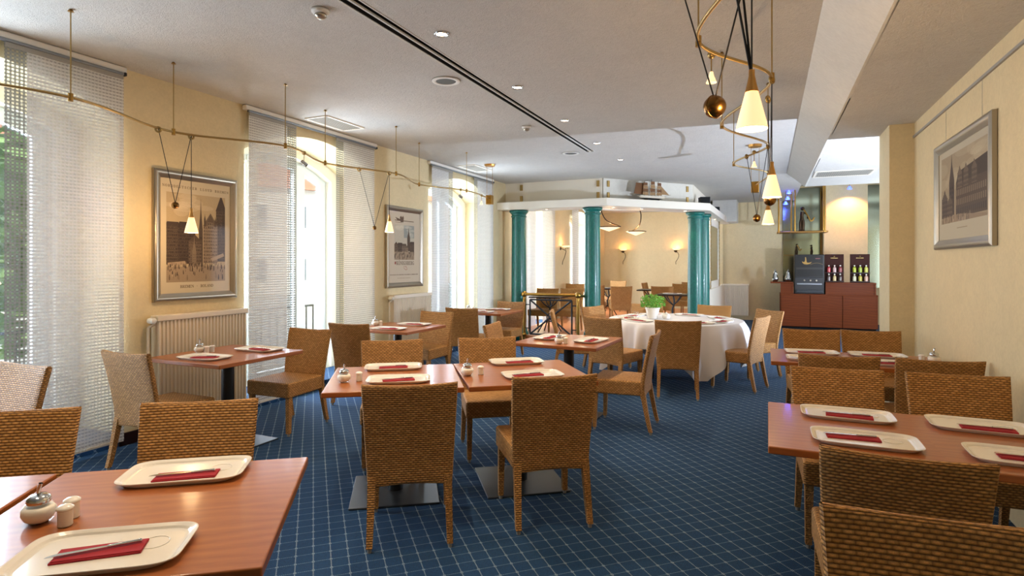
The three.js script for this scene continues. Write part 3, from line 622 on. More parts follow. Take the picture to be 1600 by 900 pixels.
// ---------------------------------------------------------------- tables
const TOPG = (w, d) => G.rbox(w, 0.032, d, 0.006, 0, 0.734, 0);
function table(label, x, F, deg, w = 0.83, d = 0.83, col = 0.05) {
  const t = thing('dining_table', label, 'table', [x, 0, F], deg * D, 'cherry wood restaurant tables');
  part(t, 'tabletop', TOPG(w, d), M.cherry);
  part(t, 'support_plate', G.box(w * 0.5, 0.02, d * 0.5, 0, 0.708, 0), M.black);
  part(t, 'column', G.cyl(col, col, 0.70, 0, 0.355, 0, 24), M.black);
  part(t, 'base_plate', G.rbox(w > 1 ? 0.7 : 0.55, 0.012, 0.55, 0.004, 0, 0.006, 0), M.footSteel);
  return t;
}
table('cherry wood table in the left foreground with two place settings', -1.72, 1.14, 36);
table('cherry wood table cut off at the lower left corner of the photo', -2.41, 0.64, 36);
table('left one of the paired cherry wood tables in mid room', -2.25, 3.165, 34.5);
table('right one of the paired cherry wood tables in mid room', -1.565, 3.66, 36.5);
table('window table under the large poster', -4.085, 3.40, 0);
table('window table before the smaller poster', -3.985, 5.65, 0);
table('farthest window table before the first green column', -4.0, 8.08, 0);
table('single table in mid room in front of the round table', -1.775, 5.36, -3);
table('near right table with four place settings', 0.625, 3.0, 0, 1.25, 0.83, 0.07);
table('far right table with four place settings', 0.62, 5.2, 0, 1.2, 0.72, 0.07);

// ---------------------------------------------------------------- place settings
function plateGeo(L, W) {
  const n = 48, rings = [[0.001, 0.006, 1], [0.72, 0.006, 1], [0.80, 0.0075, 1], [0.86, 0.013, 1], [0.97, 0.0185, 1], [1.0, 0.019, 1], [1.0, 0.0165, 1], [0.93, 0.012, 1], [0.80, 0.003, 1], [0.74, 0.0, 1], [0.001, 0.0, 1]];
  const out = (a, k) => { const c = Math.cos(a), s = Math.sin(a), e = 2 / 7; return [Math.sign(c) * Math.pow(Math.abs(c), e) * L / 2 * k + 0, Math.sign(s) * Math.pow(Math.abs(s), e) * W / 2 * k * (0.9 + 0.1 * (1 - Math.pow(Math.abs(c), 2)))]; };
  const pos = [], uv = [], idx = [];
  rings.forEach(([k, y]) => { for (let i = 0; i <= n; i++) { const [x, z] = out(i / n * Math.PI * 2, k < 1 && k > 0.5 ? 1 - (1 - k) * 0.55 : k); pos.push(x, y, z); uv.push(x, z); } });
  for (let j = 0; j < rings.length - 1; j++) for (let i = 0; i < n; i++) { const a = j * (n + 1) + i, b = a + 1, c = a + n + 1, d = c + 1; idx.push(a, b, d, a, d, c); }
  const g = new THREE.BufferGeometry(); g.setAttribute('position', new THREE.Float32BufferAttribute(pos, 3)); g.setAttribute('uv', new THREE.Float32BufferAttribute(uv, 2)); g.setIndex(idx.reverse()); g.computeVertexNormals(); return flip(g, true);
}
const PG = {
  plate: plateGeo(0.4, 0.245), well: new THREE.TorusGeometry(0.035, 0.0012, 6, 28).rotateX(Math.PI / 2).translate(0.105, 0.0065, -0.03),
  napkin: G.merge(G.rbox(0.2, 0.005, 0.078, 0.002, 0, 0.0095, 0), G.rbox(0.195, 0.003, 0.06, 0.0012, 0.002, 0.013, 0.006)),
  handle: G.merge(G.tube([v(0.015, 0.0195, 0), v(0.05, 0.020, 0), v(0.085, 0.0195, 0)], 0.0042, 10, 8), G.sphere(0.0048, 0.086, 0.0195, 0, 10)),
  blade: (() => { const s = new THREE.Shape(); s.moveTo(0.016, -0.004); s.lineTo(-0.085, -0.0085); s.quadraticCurveTo(-0.112, -0.006, -0.115, 0.006); s.lineTo(0.016, 0.005); s.closePath(); return boxUV(new THREE.ExtrudeGeometry(s, { depth: 0.0018, bevelEnabled: false }).rotateX(Math.PI / 2).translate(0, 0.0205, 0)); })(),
};
const TT = 0.75;
const fresh = (g) => { g.userData = {}; return g; };
function setting(where, x, F, deg, opt = {}) {
  const a = deg * D, y = opt.y ?? TT;
  const p = thing('plate', `white rectangular plate ${where}`, 'plate', [x, y, F], a, 'white rectangular plates');
  part(p, 'dish', PG.plate, M.porcelain); part(p, 'cup_ring', PG.well, M.porcelain);
  const nd = deg + (opt.turn ?? 0), na = nd * D, off = opt.off ?? [0, 0];
  const nx = x + off[0] * Math.cos(a) + off[1] * Math.sin(a), nF = F + off[0] * Math.sin(a) - off[1] * Math.cos(a);
  tag((() => { const m = new THREE.Mesh(PG.napkin, M.napkin); m.name = numbered('napkin'); scene.add(m); m.position.set(nx, y - 0.001, -nF); m.rotation.y = na; return m; })(), `red napkin ${where}`, 'napkin', 'folded red napkins');
  const k = thing('table_knife', `silver knife ${where}`, 'knife', [nx, y - 0.001, nF], na + (opt.knife ?? 0.06), 'table knives');
  part(k, 'handle', PG.handle, M.chrome); part(k, 'blade', PG.blade, M.chrome);
}
function caddy(where, x, F, shakers, deg = 0) {                // sugar pourer and a pair of shakers
  const t = thing('sugar_pourer', `glass sugar pourer ${where}`, 'sugar pourer', [x, TT, F], deg * D, 'glass sugar pourers');
  part(t, 'jar', G.lathe([[0, 0], [0.024, 0], [0.036, 0.010], [0.0435, 0.028], [0.042, 0.045], [0.032, 0.058], [0.025, 0.063]], 26), M.glass);
  part(t, 'sugar', G.lathe([[0, 0.004], [0.022, 0.004], [0.034, 0.013], [0.0415, 0.028], [0.0405, 0.042], [0.034, 0.05], [0, 0.051]], 26), M.sugar);
  const lid = part(t, 'lid', G.lathe([[0.028, 0.058], [0.030, 0.064], [0.029, 0.074], [0.02, 0.082], [0, 0.084]], 24), M.chrome);
  part(lid, 'spout', G.tube([v(0, 0.082, 0), v(0.001, 0.098, 0), v(0.006, 0.114, 0)], 0.0055, 8, 10), M.chrome);
  for (const [i, [sx, sF]] of shakers.entries()) {
    const s = thing(i ? 'pepper_shaker' : 'salt_shaker', `white china ${i ? 'pepper' : 'salt'} shaker ${where}`, 'shaker', [sx, TT, sF], 0, 'white china shakers');
    part(s, 'body', G.lathe([[0, 0], [0.018, 0], [0.019, 0.004], [0.0185, 0.045]], 22), M.porcelain);
    part(s, 'cap', G.lathe([[0.0185, 0.045], [0.022, 0.048], [0.0215, 0.054], [0.012, 0.06], [0, 0.061]], 22), M.porcelain);
  }
}
setting('at the far side of the left foreground table', -1.885, 1.40, 36, { off: [0.01, 0.035], turn: 2 });
setting('at the near side of the left foreground table, bottom left', -1.56, 0.93, 36, { off: [-0.01, 0.0], turn: 6, knife: 0.16 });
caddy('on the left foreground table', -1.925, 0.965, [[-1.835, 0.985], [-1.875, 1.025]], 30);
setting('at the far side of the left paired table', -2.44, 3.41, 34);
setting('at the near side of the left paired table', -2.15, 3.06, 31, { turn: 8, off: [0, 0.01] });
caddy('on the left paired table', -2.44, 2.885, [[-2.375, 2.95]]);
setting('at the far side of the right paired table', -1.73, 3.97, 37, { off: [0.02, 0.02] });
setting('at the near side of the right paired table', -1.43, 3.55, 38, { turn: 4, off: [-0.03, 0] });
caddy('on the right paired table', -1.83, 3.385, [[-1.765, 3.455]]);
setting('at the left side of the table under the large poster', -4.05, 3.16, 4, { turn: 20 });
setting('at the right side of the table under the large poster', -4.0, 3.65, 2, { turn: -10 });
caddy('on the table under the large poster', -4.33, 3.33, [[-4.27, 3.35], [-4.27, 3.40]]);
setting('at the near side of the table before the smaller poster', -3.92, 5.38, 3, { turn: 12 });
setting('at the far side of the table before the smaller poster', -3.92, 5.90, 0);
caddy('on the table before the smaller poster', -4.30, 5.64, [[-4.24, 5.67]]);
setting('at the near side of the farthest window table', -4.0, 7.82, 0);
setting('at the far side of the farthest window table', -3.95, 8.33, 0);
caddy('on the farthest window table', -4.3, 8.0, [[-4.24, 8.04]]);
setting('at the left end of the single table in mid room', -1.99, 5.42, 85);
setting('at the right end of the single table in mid room', -1.55, 5.36, 80, { turn: 6 });
caddy('at the near edge of the single table in mid room', -1.775, 5.07, [[-1.72, 5.10]]);
setting('at the far side of the near right table, aisle end', 0.35, 3.24, 0, { off: [0.01, 0.02], turn: -4 });
setting('at the near side of the near right table, aisle end', 0.37, 2.81, 0, { off: [-0.04, -0.02], turn: 2 });
setting('at the far side of the near right table, wall end', 0.88, 3.25, -2, { off: [0.02, 0.03], turn: -3 });
setting('at the near side of the near right table, wall end', 0.91, 2.79, -2, { turn: 0 });
setting('at the far side of the far right table, aisle end', 0.33, 5.38, 6);
setting('at the far side of the far right table, wall end', 0.80, 5.42, 3);
setting('at the near side of the far right table, aisle end', 0.33, 5.03, 2);
setting('at the near side of the far right table, wall end', 0.80, 5.03, 2);
caddy('on the far right table by the wall', 1.135, 5.22, [[1.06, 5.23]]);

// ---------------------------------------------------------------- round table
const RC = [-1.14, 7.92], RT = 0.86;
{
  const t = thing('round_table', 'round banquet table under the long white cloth', 'table', [RC[0], 0, RC[1]]);
  part(t, 'tabletop', G.cyl(RT - 0.015, RT - 0.015, 0.03, 0, 0.73, 0, 48), M.cherry);
  for (let k = 0; k < 4; k++) part(t, 'leg', G.cyl(0.03, 0.026, 0.715, 0.42 * Math.cos(k * Math.PI / 2 + 0.6), 0.3575, 0.42 * Math.sin(k * Math.PI / 2 + 0.6)), M.black);
  const na = 240, pos = [], uv = [], idx = [], L = 1.15, drops = [0, 0.5, 0.97, 1, 1.01, 1.06, 1.2, 1.4, 1.6, 1.8, 2];
  for (const q of drops) for (let i = 0; i <= na; i++) {
    const a = i / na * Math.PI * 2, b = a - 0.297, drop = Math.min(0.64, L / Math.max(Math.abs(Math.cos(b)), Math.abs(Math.sin(b))) - RT);
    let r, y; if (q <= 1) { r = RT * q; y = 0.752; } else {
      const s = q - 1, fold = Math.pow(0.5 + 0.5 * Math.sin(a * 17 + 1.6 * Math.sin(a * 3 + 0.7)), 2.2) * Math.pow(s, 0.7); r = RT + 0.008 + 0.018 * Math.min(1, s * 8) + 0.15 * fold * (0.35 + drop); y = 0.752 - 0.012 * Math.min(1, s * 20) - drop * s; if (q <= 1.01) { r = RT + 0.006; y = 0.748; }
    }
    pos.push(r * Math.cos(a), y, r * Math.sin(a)); uv.push(r * Math.cos(a), r * Math.sin(a));
  }
  for (let j = 0; j < drops.length - 1; j++) for (let i = 0; i < na; i++) { const a = j * (na + 1) + i, b = a + 1, c = a + na + 1, d = c + 1; idx.push(a, b, d, a, d, c); }
  const g = new THREE.BufferGeometry(); g.setAttribute('position', new THREE.Float32BufferAttribute(pos, 3)); g.setAttribute('uv', new THREE.Float32BufferAttribute(uv, 2)); g.setIndex(idx); g.computeVertexNormals();
  const c = new THREE.Mesh(g, M.cloth); c.name = 'tablecloth'; c.position.set(RC[0], 0, -RC[1]); scene.add(c); tag(c, 'white tablecloth draped over the round table, one corner hanging low', 'tablecloth');
  ['left of the plant', 'nearest the camera, left', 'nearest the camera, right', 'at the right edge', 'behind right', 'behind the plant', 'behind left', 'far left'].forEach((wd, k) => {
    const ang = [200, 232, 305, 345, 28, 80, 125, 165][k], x = RC[0] + 0.62 * Math.cos(ang * D), F = RC[1] + 0.62 * Math.sin(ang * D);
    setting(`on the round table, ${wd}`, x, F, ang + 90, { y: 0.7525 });
  });
  const px = -1.42, pF = 7.85, pot = thing('potted_plant', 'green leafy plant in a white pot on the round table', 'plant', [px, 0.753, pF]);
  part(pot, 'pot', G.lathe([[0, 0], [0.065, 0], [0.07, 0.005], [0.09, 0.12], [0.098, 0.135], [0.1, 0.15], [0.092, 0.15], [0.086, 0.12], [0, 0.118]], 30), M.porcelain);
  const blades = []; for (let i = 0; i < 520; i++) {
    const a = rr(0, 6.28), R = Math.sqrt(rnd()) * 0.17, h = rr(0.03, 0.21) * (1 - R * 1.5), s = rr(0.008, 0.02), q = new THREE.SphereGeometry(1, 5, 3).scale(s * 0.55, s, s * 0.2).rotateX(rr(-1.1, 1.1)).rotateZ(rr(-1.1, 1.1)).rotateY(a).translate(R * Math.cos(a), 0.13 + h, R * Math.sin(a)); blades.push(q);
  }
  const fo = part(pot, 'foliage', G.merge(...blades), M.leaf); fo.userData.kind = 'stuff';
  const st = []; for (let i = 0; i < 26; i++) { const a = rr(0, 6.28), R = rr(0.02, 0.13); st.push(G.line(v(R * 0.3 * Math.cos(a), 0.12, R * 0.3 * Math.sin(a)), v(R * Math.cos(a), 0.24, R * Math.sin(a)), 0.002, 5)); }
  part(pot, 'stems', G.merge(...st), M.leaf);
  const sb = thing('sugar_bowl', 'white china sugar bowl beside the potted plant', 'bowl', [-1.24, 0.753, 7.85]);
  part(sb, 'bowl', G.lathe([[0, 0], [0.03, 0], [0.05, 0.02], [0.052, 0.05], [0.045, 0.055]], 24), M.porcelain); part(sb, 'lid', G.lathe([[0.047, 0.054], [0.04, 0.07], [0.012, 0.08], [0.012, 0.092], [0, 0.094]], 24), M.porcelain);
  const gl = thing('drinking_glass', 'small clear glass left of the potted plant', 'glass', [-1.62, 0.753, 7.75]);
  part(gl, 'bowl', G.lathe([[0, 0.004], [0.026, 0.004], [0.032, 0.1], [0.030, 0.1], [0.024, 0.008], [0, 0.008]], 24), M.glass);
}

// ---------------------------------------------------------------- green columns, railing, raised corner
function column(label, x, F) {
  const t = thing('green_column', label, 'column', [x, 0, F], 0, 'green marbled columns');
  part(t, 'shaft', (() => { const g = G.lathe([[0.15, 0.22], [0.149, 1.0], [0.14, 2.40]], 36); const uv = g.attributes.uv; for (let i = 0; i < uv.count; i++) uv.setXY(i, uv.getX(i) * 2, uv.getY(i) * 2); return g; })(), M.marble);
  part(t, 'base', G.lathe([[0, 0], [0.2, 0], [0.2, 0.09], [0.19, 0.1], [0.195, 0.125], [0.185, 0.15], [0.165, 0.165], [0.17, 0.19], [0.152, 0.22]], 36), M.marble);
  part(t, 'capital', G.lathe([[0.14, 2.40], [0.155, 2.405], [0.155, 2.425], [0.143, 2.43], [0.143, 2.455], [0.17, 2.485], [0.185, 2.5], [0.185, 2.536], [0, 2.536]], 36), M.marble);
}
column('green column nearest the window wall', -4.5, 10.46);
column('green column at the bend of the entablature behind the railing', -3.0, 10.46);
column('front one of the two green columns standing close together', -1.36, 12.28);
column('rear one of the two green columns standing close together', -1.28, 12.85);
{
  const t = thing('brass_railing', 'brass post railing with a crossed iron panel before the raised corner', 'railing', [-3.76, 0, 10.26]);
  for (const s of [-1, 1]) {
    const p = part(t, 'post', G.merge(G.cyl(0.028, 0.028, 0.86, s * 0.54, 0.46, 0), G.lathe([[0, 0], [0.05, 0], [0.05, 0.015], [0.032, 0.03]], 20).translate(s * 0.54, 0, 0)), M.brass);
    part(p, 'ball', G.sphere(0.06, s * 0.54, 0.9, 0), M.brass); part(p, 'lower_ball', G.sphere(0.042, s * 0.54, 0.12, 0), M.brass);
  }
  part(t, 'top_rail', G.line(v(-0.54, 0.9, 0), v(0.54, 0.9, 0), 0.028, 16), M.brass);
  part(t, 'side_rail', G.line(v(0.54, 0.9, 0), v(0.66, 0.86, -0.25), 0.024, 16), M.brass);
  const X = 0.42, y0 = 0.14, y1 = 0.8, b = 0.017;
  for (const [a, c] of [[v(-X, y0, 0), v(X, y0, 0)], [v(-X, y1, 0), v(X, y1, 0)], [v(-X, y0, 0), v(-X, y1, 0)], [v(X, y0, 0), v(X, y1, 0)], [v(-X, y0, 0), v(X, y1, 0)], [v(-X, y1, 0.01), v(X, y0, 0.01)]]) part(t, 'iron_bar', G.line(a, c, b, 8), M.iron);
  part(t, 'rosette', G.merge(G.sphere(0.04, 0, (y0 + y1) / 2, 0.01), new THREE.TorusGeometry(0.075, 0.01, 8, 24).translate(0, (y0 + y1) / 2, 0.01)), M.iron);
  for (const s of [-1, 1]) for (const y of [0.25, 0.7]) part(t, 'bracket', G.line(v(s * X, y, 0), v(s * 0.54, y, 0), 0.01, 8), M.iron);
}
function bistro(label, x, F, deg, round) {
  const t = thing('bistro_table', label, 'table', [x, PL, F], deg * D, 'small iron-legged tables in the raised corner');
  part(t, 'tabletop', round ? G.cyl(0.34, 0.34, 0.03, 0, 0.725, 0, 32) : G.rbox(0.65, 0.03, 0.65, 0.006, 0, 0.725, 0), M.skirting);
  part(t, 'pedestal', G.tube([v(0, 0.71, 0), v(0.02, 0.55, 0), v(-0.02, 0.4, 0), v(0, 0.25, 0)], 0.018, 16), M.iron);
  for (let k = 0; k < 4; k++) { const a = k * Math.PI / 2 + 0.78; part(t, 'leg', G.tube([v(0, 0.3, 0), v(0.1 * Math.cos(a), 0.24, 0.1 * Math.sin(a)), v(0.26 * Math.cos(a), 0.02, 0.26 * Math.sin(a))], 0.013, 14), M.iron); part(t, 'arm', G.tube([v(0, 0.5, 0), v(0.12 * Math.cos(a), 0.58, 0.12 * Math.sin(a)), v(0.24 * Math.cos(a), 0.71, 0.24 * Math.sin(a))], 0.011, 12), M.iron); }
}
bistro('small iron-legged table right behind the brass railing', -4.0, 10.86, 0);
bistro('small iron-legged table below the left hanging lamp', -3.85, 14.9, 0);
bistro('small iron-legged table under the left back sconce', -2.65, 14.6, 0);
bistro('small iron-legged table beside the double green column', -1.85, 12.65, 0);
setting('on the small table right behind the railing', -4.0, 10.84, 0, { y: 0.84 });
setting('on the small table below the left hanging lamp', -3.85, 14.85, 0, { y: 0.84 });
setting('on the small table beside the double column', -1.85, 12.55, 0, { y: 0.84 });
{ // ornate mirror standing on the parapet between the rear column and the back wall
  const t = thing('gilt_mirror', 'tall mirror in an ornate pale gilt frame on the parapet', 'mirror', [-1.17, 0.92, 14.4], Math.PI / 2 - 0.03);
  const w = 1.9, h = 1.6, b = 0.17;
  part(t, 'glass', G.box(w - b, h - b, 0.02, 0, h / 2, 0), M.mirror);
  for (const [ww, hh, x, y] of [[b, h, -w / 2 + b / 2, h / 2], [b, h, w / 2 - b / 2, h / 2], [w, b, 0, b / 2], [w, b, 0, h - b / 2]]) part(t, 'frame_bar', G.rbox(ww, hh, 0.05, 0.012, x, y, 0), M.ivory);
  const orn = []; for (const s of [-1, 1]) for (let k = 0; k < 16; k++) orn.push(new THREE.TorusGeometry(0.042, 0.012, 6, 12).scale(1, 1.15, 1).translate(s * (w / 2 - b / 2), 0.06 + k * 0.1, 0.025));
  part(t, 'scrollwork', G.merge(...orn), M.gilt, 'gilt carved scrolls');
}
{ // model sailing ship on the shelf
  const t = thing('model_ship', 'model sailing ship with tan sails on the white shelf', 'model ship', [-2.04, 2.683, 11.19], 48 * D); t.scale.set(1.4, 0.95, 1.3);
  const hull = new THREE.SphereGeometry(1, 20, 10, 0, Math.PI * 2, Math.PI / 2, Math.PI / 2).scale(0.23, 0.07, 0.05).translate(0, 0.1, 0);
  part(t, 'hull', G.merge(hull, G.box(0.44, 0.012, 0.085, 0, 0.1, 0)), std({ color: 0xcfc6b4, roughness: 0.6 }));
  part(t, 'keel_band', G.merge(new THREE.SphereGeometry(1, 20, 6, 0, Math.PI * 2, Math.PI * 0.7, Math.PI * 0.3).scale(0.235, 0.072, 0.052).translate(0, 0.1, 0)), M.black);
  part(t, 'stand', G.merge(G.box(0.02, 0.04, 0.07, -0.1, 0.02, 0), G.box(0.02, 0.04, 0.07, 0.1, 0.02, 0), G.box(0.26, 0.008, 0.08, 0, 0.004, 0)), M.bronze);
  const sail = std({ color: 0x6e4a2c, roughness: 0.9, side: THREE.DoubleSide }), light = std({ color: 0x9a7a55, roughness: 0.9, side: THREE.DoubleSide });
  for (const [x, hM] of [[-0.12, 0.3], [0.0, 0.34], [0.11, 0.31]]) {
    const m = part(t, 'mast', G.cyl(0.003, 0.005, hM, x, 0.1 + hM / 2, 0, 8), M.bronze);
    for (let k = 0; k < 4; k++) { const y = 0.15 + k * hM * 0.21, w = 0.1 - k * 0.014; const g = new THREE.PlaneGeometry(0.09 - k * 0.008, hM * 0.19, 6, 4), p = g.attributes.position; for (let i = 0; i < p.count; i++) p.setZ(i, 0.02 * Math.cos(p.getX(i) * 16)); g.translate(x, y, 0.01); part(m, 'square_sail', g, k % 2 ? sail : light); m.add; const yd = part(m, 'yard', G.line(v(x - w / 2, y + hM * 0.1, 0.008), v(x + w / 2, y + hM * 0.1, 0.008), 0.0025, 6), M.bronze); }
  }
  part(t, 'bowsprit', G.line(v(0.2, 0.11, 0), v(0.32, 0.15, 0), 0.003, 6), M.bronze);
  const tri = (a, b, c) => { const g = new THREE.BufferGeometry(); g.setAttribute('position', new THREE.Float32BufferAttribute([...a, ...b, ...c], 3)); g.setAttribute('uv', new THREE.Float32BufferAttribute([0, 0, 1, 0, 0, 1], 2)); g.computeVertexNormals(); return g; };
  part(t, 'jib_sail', tri([0.3, 0.145, 0], [0.15, 0.15, 0.004], [0.13, 0.36, 0]), light); part(t, 'spanker_sail', tri([-0.14, 0.13, 0], [-0.3, 0.14, 0.01], [-0.26, 0.36, 0]), sail); part(t, 'spanker_sail', tri([-0.14, 0.13, 0], [-0.26, 0.36, 0], [-0.13, 0.36, 0]), sail);
  const rg = []; for (const x of [-0.12, 0, 0.11]) for (const s of [-1, 1]) for (const q of [-0.03, 0.03]) rg.push(G.line(v(x + q, 0.105, s * 0.045), v(x, 0.36, 0), 0.001, 4)); part(t, 'rigging', G.merge(...rg), M.cord);
}
function blackBox(label, x, y, F, w, h, d, deg) { const t = thing('loudspeaker', label, 'speaker', [x, y, F], deg * D); part(t, 'cabinet', G.rbox(w, h, d, 0.008, 0, h / 2, 0), M.black); part(t, 'grille', G.rbox(w * 0.88, h * 0.9, 0.01, 0.004, 0, h / 2, d / 2), M.dark); part(t, 'foot', G.box(w * 0.6, 0.006, d * 0.6, 0, -0.001, 0), M.iron); }
blackBox('black loudspeaker on the end of the white shelf', -1.2, 2.685, 12.45, 0.2, 0.17, 0.18, 20);
blackBox('smaller black loudspeaker farther back on the white shelf', -1.14, 2.685, 14.4, 0.16, 0.14, 0.14, 30);

function sconce(label, x, F, turn) {
  const y = 1.9, t = thing('wall_sconce', label, 'wall lamp', [x, y, F], turn, 'shell-shaped wall sconces');
  part(t, 'wall_plate', G.lathe([[0, 0], [0.04, 0], [0.045, 0.01], [0.03, 0.02], [0, 0.022]], 20).rotateX(Math.PI / 2).translate(-0.04, -0.03, 0), M.bronze);
  part(t, 'stem', G.tube([v(-0.04, -0.03, 0.02), v(-0.02, -0.06, 0.09), v(0.04, -0.09, 0.12), v(0.06, -0.17, 0.1), v(0.03, -0.27, 0.08), v(-0.03, -0.36, 0.06), v(-0.03, -0.44, 0.05)], 0.008, 40), M.bronze);
  part(t, 'scroll', G.tube([v(0.02, -0.05, 0.13), v(-0.06, -0.05, 0.14), v(-0.07, -0.02, 0.15), v(0.0, -0.01, 0.2), v(0.08, -0.02, 0.15)], 0.006, 30), M.bronze);
  part(t, 'lamp_bowl', G.lathe([[0.0, -0.01], [0.05, -0.005], [0.1, 0.015], [0.125, 0.04], [0.12, 0.042], [0.095, 0.02], [0.0, 0.0]], 28).translate(0, 0, 0.13), M.shade);
  const l = new THREE.PointLight(0xffae70, 0.42, 0, 2); l.position.copy(v(0, 0.06, 0.13)); l.castShadow = true; t.add(l);
}
sconce('swirling bronze wall sconce on the window pier', XL, 14.0, Math.PI / 2);
sconce('swirling bronze sconce on the back wall, left one', -4.2, FA, 0);
sconce('swirling bronze sconce on the back wall, beside the double column', -2.56, FA, 0);
function swirlLamp(label, x, F, y, r, ph) {
  const t = thing('hanging_lamp', label, 'lamp', [x, y, F], ph, 'hanging glass lamps on curved stems');
  part(t, 'lamp_dish', G.lathe([[0, -0.05], [0.06, -0.03], [r * 0.6, 0.0], [r, 0.035], [r * 0.98, 0.045], [r * 0.5, 0.02], [0, 0.0]], 32), M.shade);
  part(t, 'stem', G.tube([v(-0.08, CEIL - y, 0), v(-0.1, 0.62, 0), v(-0.16, 0.4, 0.02), v(-0.05, 0.18, 0.05), v(r * 0.8, 0.07, 0.03), v(r * 1.02, 0.05, -0.02)], 0.012, 50), M.bronze);
  part(t, 'rim_wire', new THREE.TorusGeometry(r * 0.99, 0.011, 8, 40, 4.6).rotateX(Math.PI / 2).translate(0, 0.04, 0), M.bronze);
  part(t, 'canopy', G.lathe([[0, 0], [0.05, 0], [0.05, -0.015], [0, -0.03]], 20).translate(-0.08, CEIL - y, 0), M.bronze);
  const l = new THREE.PointLight(0xffd6a4, 1.6, 0, 2); l.position.set(0, 0.1, 0); l.castShadow = true; t.add(l);
}
swirlLamp('hanging glass lamp on a curved stem beside the second column', -3.08, 12.0, 2.22, 0.24, 0.2);
swirlLamp('hanging glass lamp on a curved stem, right one of two', -2.72, 13.0, 2.17, 0.22, 2.4);

// ---------------------------------------------------------------- brass track lights
const RY = 2.545;
function track(label, pts, rods, end) {
  const t = thing('track_rail', label, 'track light');
  part(t, 'rail', G.tube(pts.map(([x, F]) => V3(x, RY, F)), 0.009, pts.length * 16, 10), M.agedBrass);
  for (const [x, F] of rods) { const r = part(t, 'rod', G.line(V3(x, RY, F), V3(x, CEIL, F), 0.004, 8), M.agedBrass); part(r, 'clamp', G.cyl(0.014, 0.014, 0.05, x, RY, -F, 12), M.brass); part(r, 'ceiling_button', G.cyl(0.008, 0.018, 0.014, x, CEIL - 0.007, -F, 14), M.brass); }
  const [x, F] = end; part(t, 'transformer_box', G.rbox(0.1, 0.15, 0.1, 0.012, x, RY - 0.02, -F), M.brass); part(t, 'canopy', G.cyl(0.09, 0.085, 0.03, x, CEIL - 0.015, -F, 26), M.copper);
  for (const s of [-1, 1]) part(t, 'feed_rod', G.line(v(x + s * 0.05, RY + 0.05, -F), v(x + s * 0.05, CEIL, -F), 0.003, 6), M.brass);
  return t;
}
const LR = [[-4.02, 2.19], [-4.33, 3.1], [-3.94, 3.88], [-4.23, 4.71], [-3.97, 5.6], [-4.24, 6.5], [-3.98, 7.34]];
track('wavy brass track rail along the window wall', [[-4.0, 0.4], [-4.3, 1.3], ...LR, [-4.13, 8.4]], [[-4.3, 1.3], ...LR], [-4.13, 8.4]);
const RR = [[-0.3, 2.84], [0.02, 3.56], [-0.32, 4.64], [0.0, 5.6], [-0.33, 6.5], [0.0, 7.3]];
track('wavy brass track rail under the ceiling near the beam', [[-0.3, 1.0], [0.0, 1.9], ...RR, [-0.16, 8.46]], [[0.0, 1.9], ...RR], [-0.16, 8.46]);
function pendant(label, n1, n2, yLamp, yBall, rb, k = 1, extra) {
  const t = thing('pendant_lamp', label, 'lamp', [0, 0, 0], 0, 'pendant lamps with ball counterweights');
  const A = V3(n1[0], RY, n1[1]), B = V3(n2[0], RY, n2[1]), C = V3((n1[0] + n2[0]) / 2, yBall, (n1[1] + n2[1]) / 2), Lp = V3(n1[0], yLamp, n1[1]);
  const h = 0.125 * k, r = 0.05 * k, top = yLamp + h;
  part(t, 'lamp_shade', G.lathe([[r, 0], [r * 1.0, 0.004], [r * 0.92, h * 0.2], [r * 0.42, h], [r * 0.3, h * 1.01], [r * 0.85, h * 0.2], [r * 0.93, 0.002]], 30).translate(Lp.x, yLamp, Lp.z), M.shade, 'glowing frosted glass cone');
  part(t, 'lamp_cap', G.lathe([[r * 0.45, h], [r * 0.3, h + 0.03], [r * 0.2, h + 0.055], [r * 0.2, h + 0.075], [0, h + 0.077]], 20).translate(Lp.x, yLamp, Lp.z), M.copper);
  part(t, 'cord', G.line(v(Lp.x, top + 0.06, Lp.z), A, 0.003, 6), M.cord);
  part(t, 'cord', G.line(A, C, 0.003, 6), M.cord); part(t, 'cord', G.line(B, C, 0.003, 6), M.cord);
  part(t, 'counterweight', G.merge(G.sphere(rb, C.x, C.y - rb * 0.6, C.z, 24), new THREE.TorusGeometry(rb, rb * 0.07, 6, 28).rotateY(0.9).translate(C.x, C.y - rb * 0.6, C.z)), M.ball, 'polished brass ball');
  for (const q of [A, B]) part(t, 'pulley', new THREE.TorusGeometry(0.018, 0.008, 8, 18).rotateY(1).translate(q.x, q.y - 0.012, q.z), M.agedBrass);
  if (extra) for (const d of extra) part(t, 'cable', G.line(v(Lp.x, top + 0.05, Lp.z), v(A.x + d[0], RY, A.z - d[1]), 0.0045, 6), M.cord, 'twisted dark cable');
  const l = new THREE.PointLight(0xffcf96, 1.1, 0, 2); l.position.set(Lp.x, yLamp + h * 0.4, Lp.z); l.castShadow = true; scene.add(l);
}
pendant('glowing cone pendant hanging in front of the large poster', [-4.31, 3.24], [-4.31, 2.96], 1.747, 1.975, 0.026);
pendant('glowing cone pendant hanging in front of the smaller poster', [-3.98, 5.48], [-4.12, 5.12], 1.854, 1.91, 0.022);
pendant('largest glowing cone pendant, high in the right of the photo', [-0.05, 2.1], [-0.3, 2.27], 1.95, 2.085, 0.04, 1.0, [[-0.07, 0.02], [-0.04, 0.03]]);
pendant('glowing cone pendant at mid height before the bar, larger of two', [0.02, 3.56], [0.0, 3.98], 1.87, 1.90, 0.036);
pendant('smallest and lowest of the right pendants', [0.0, 5.6], [-0.19, 6.04], 1.845, 1.94, 0.036);
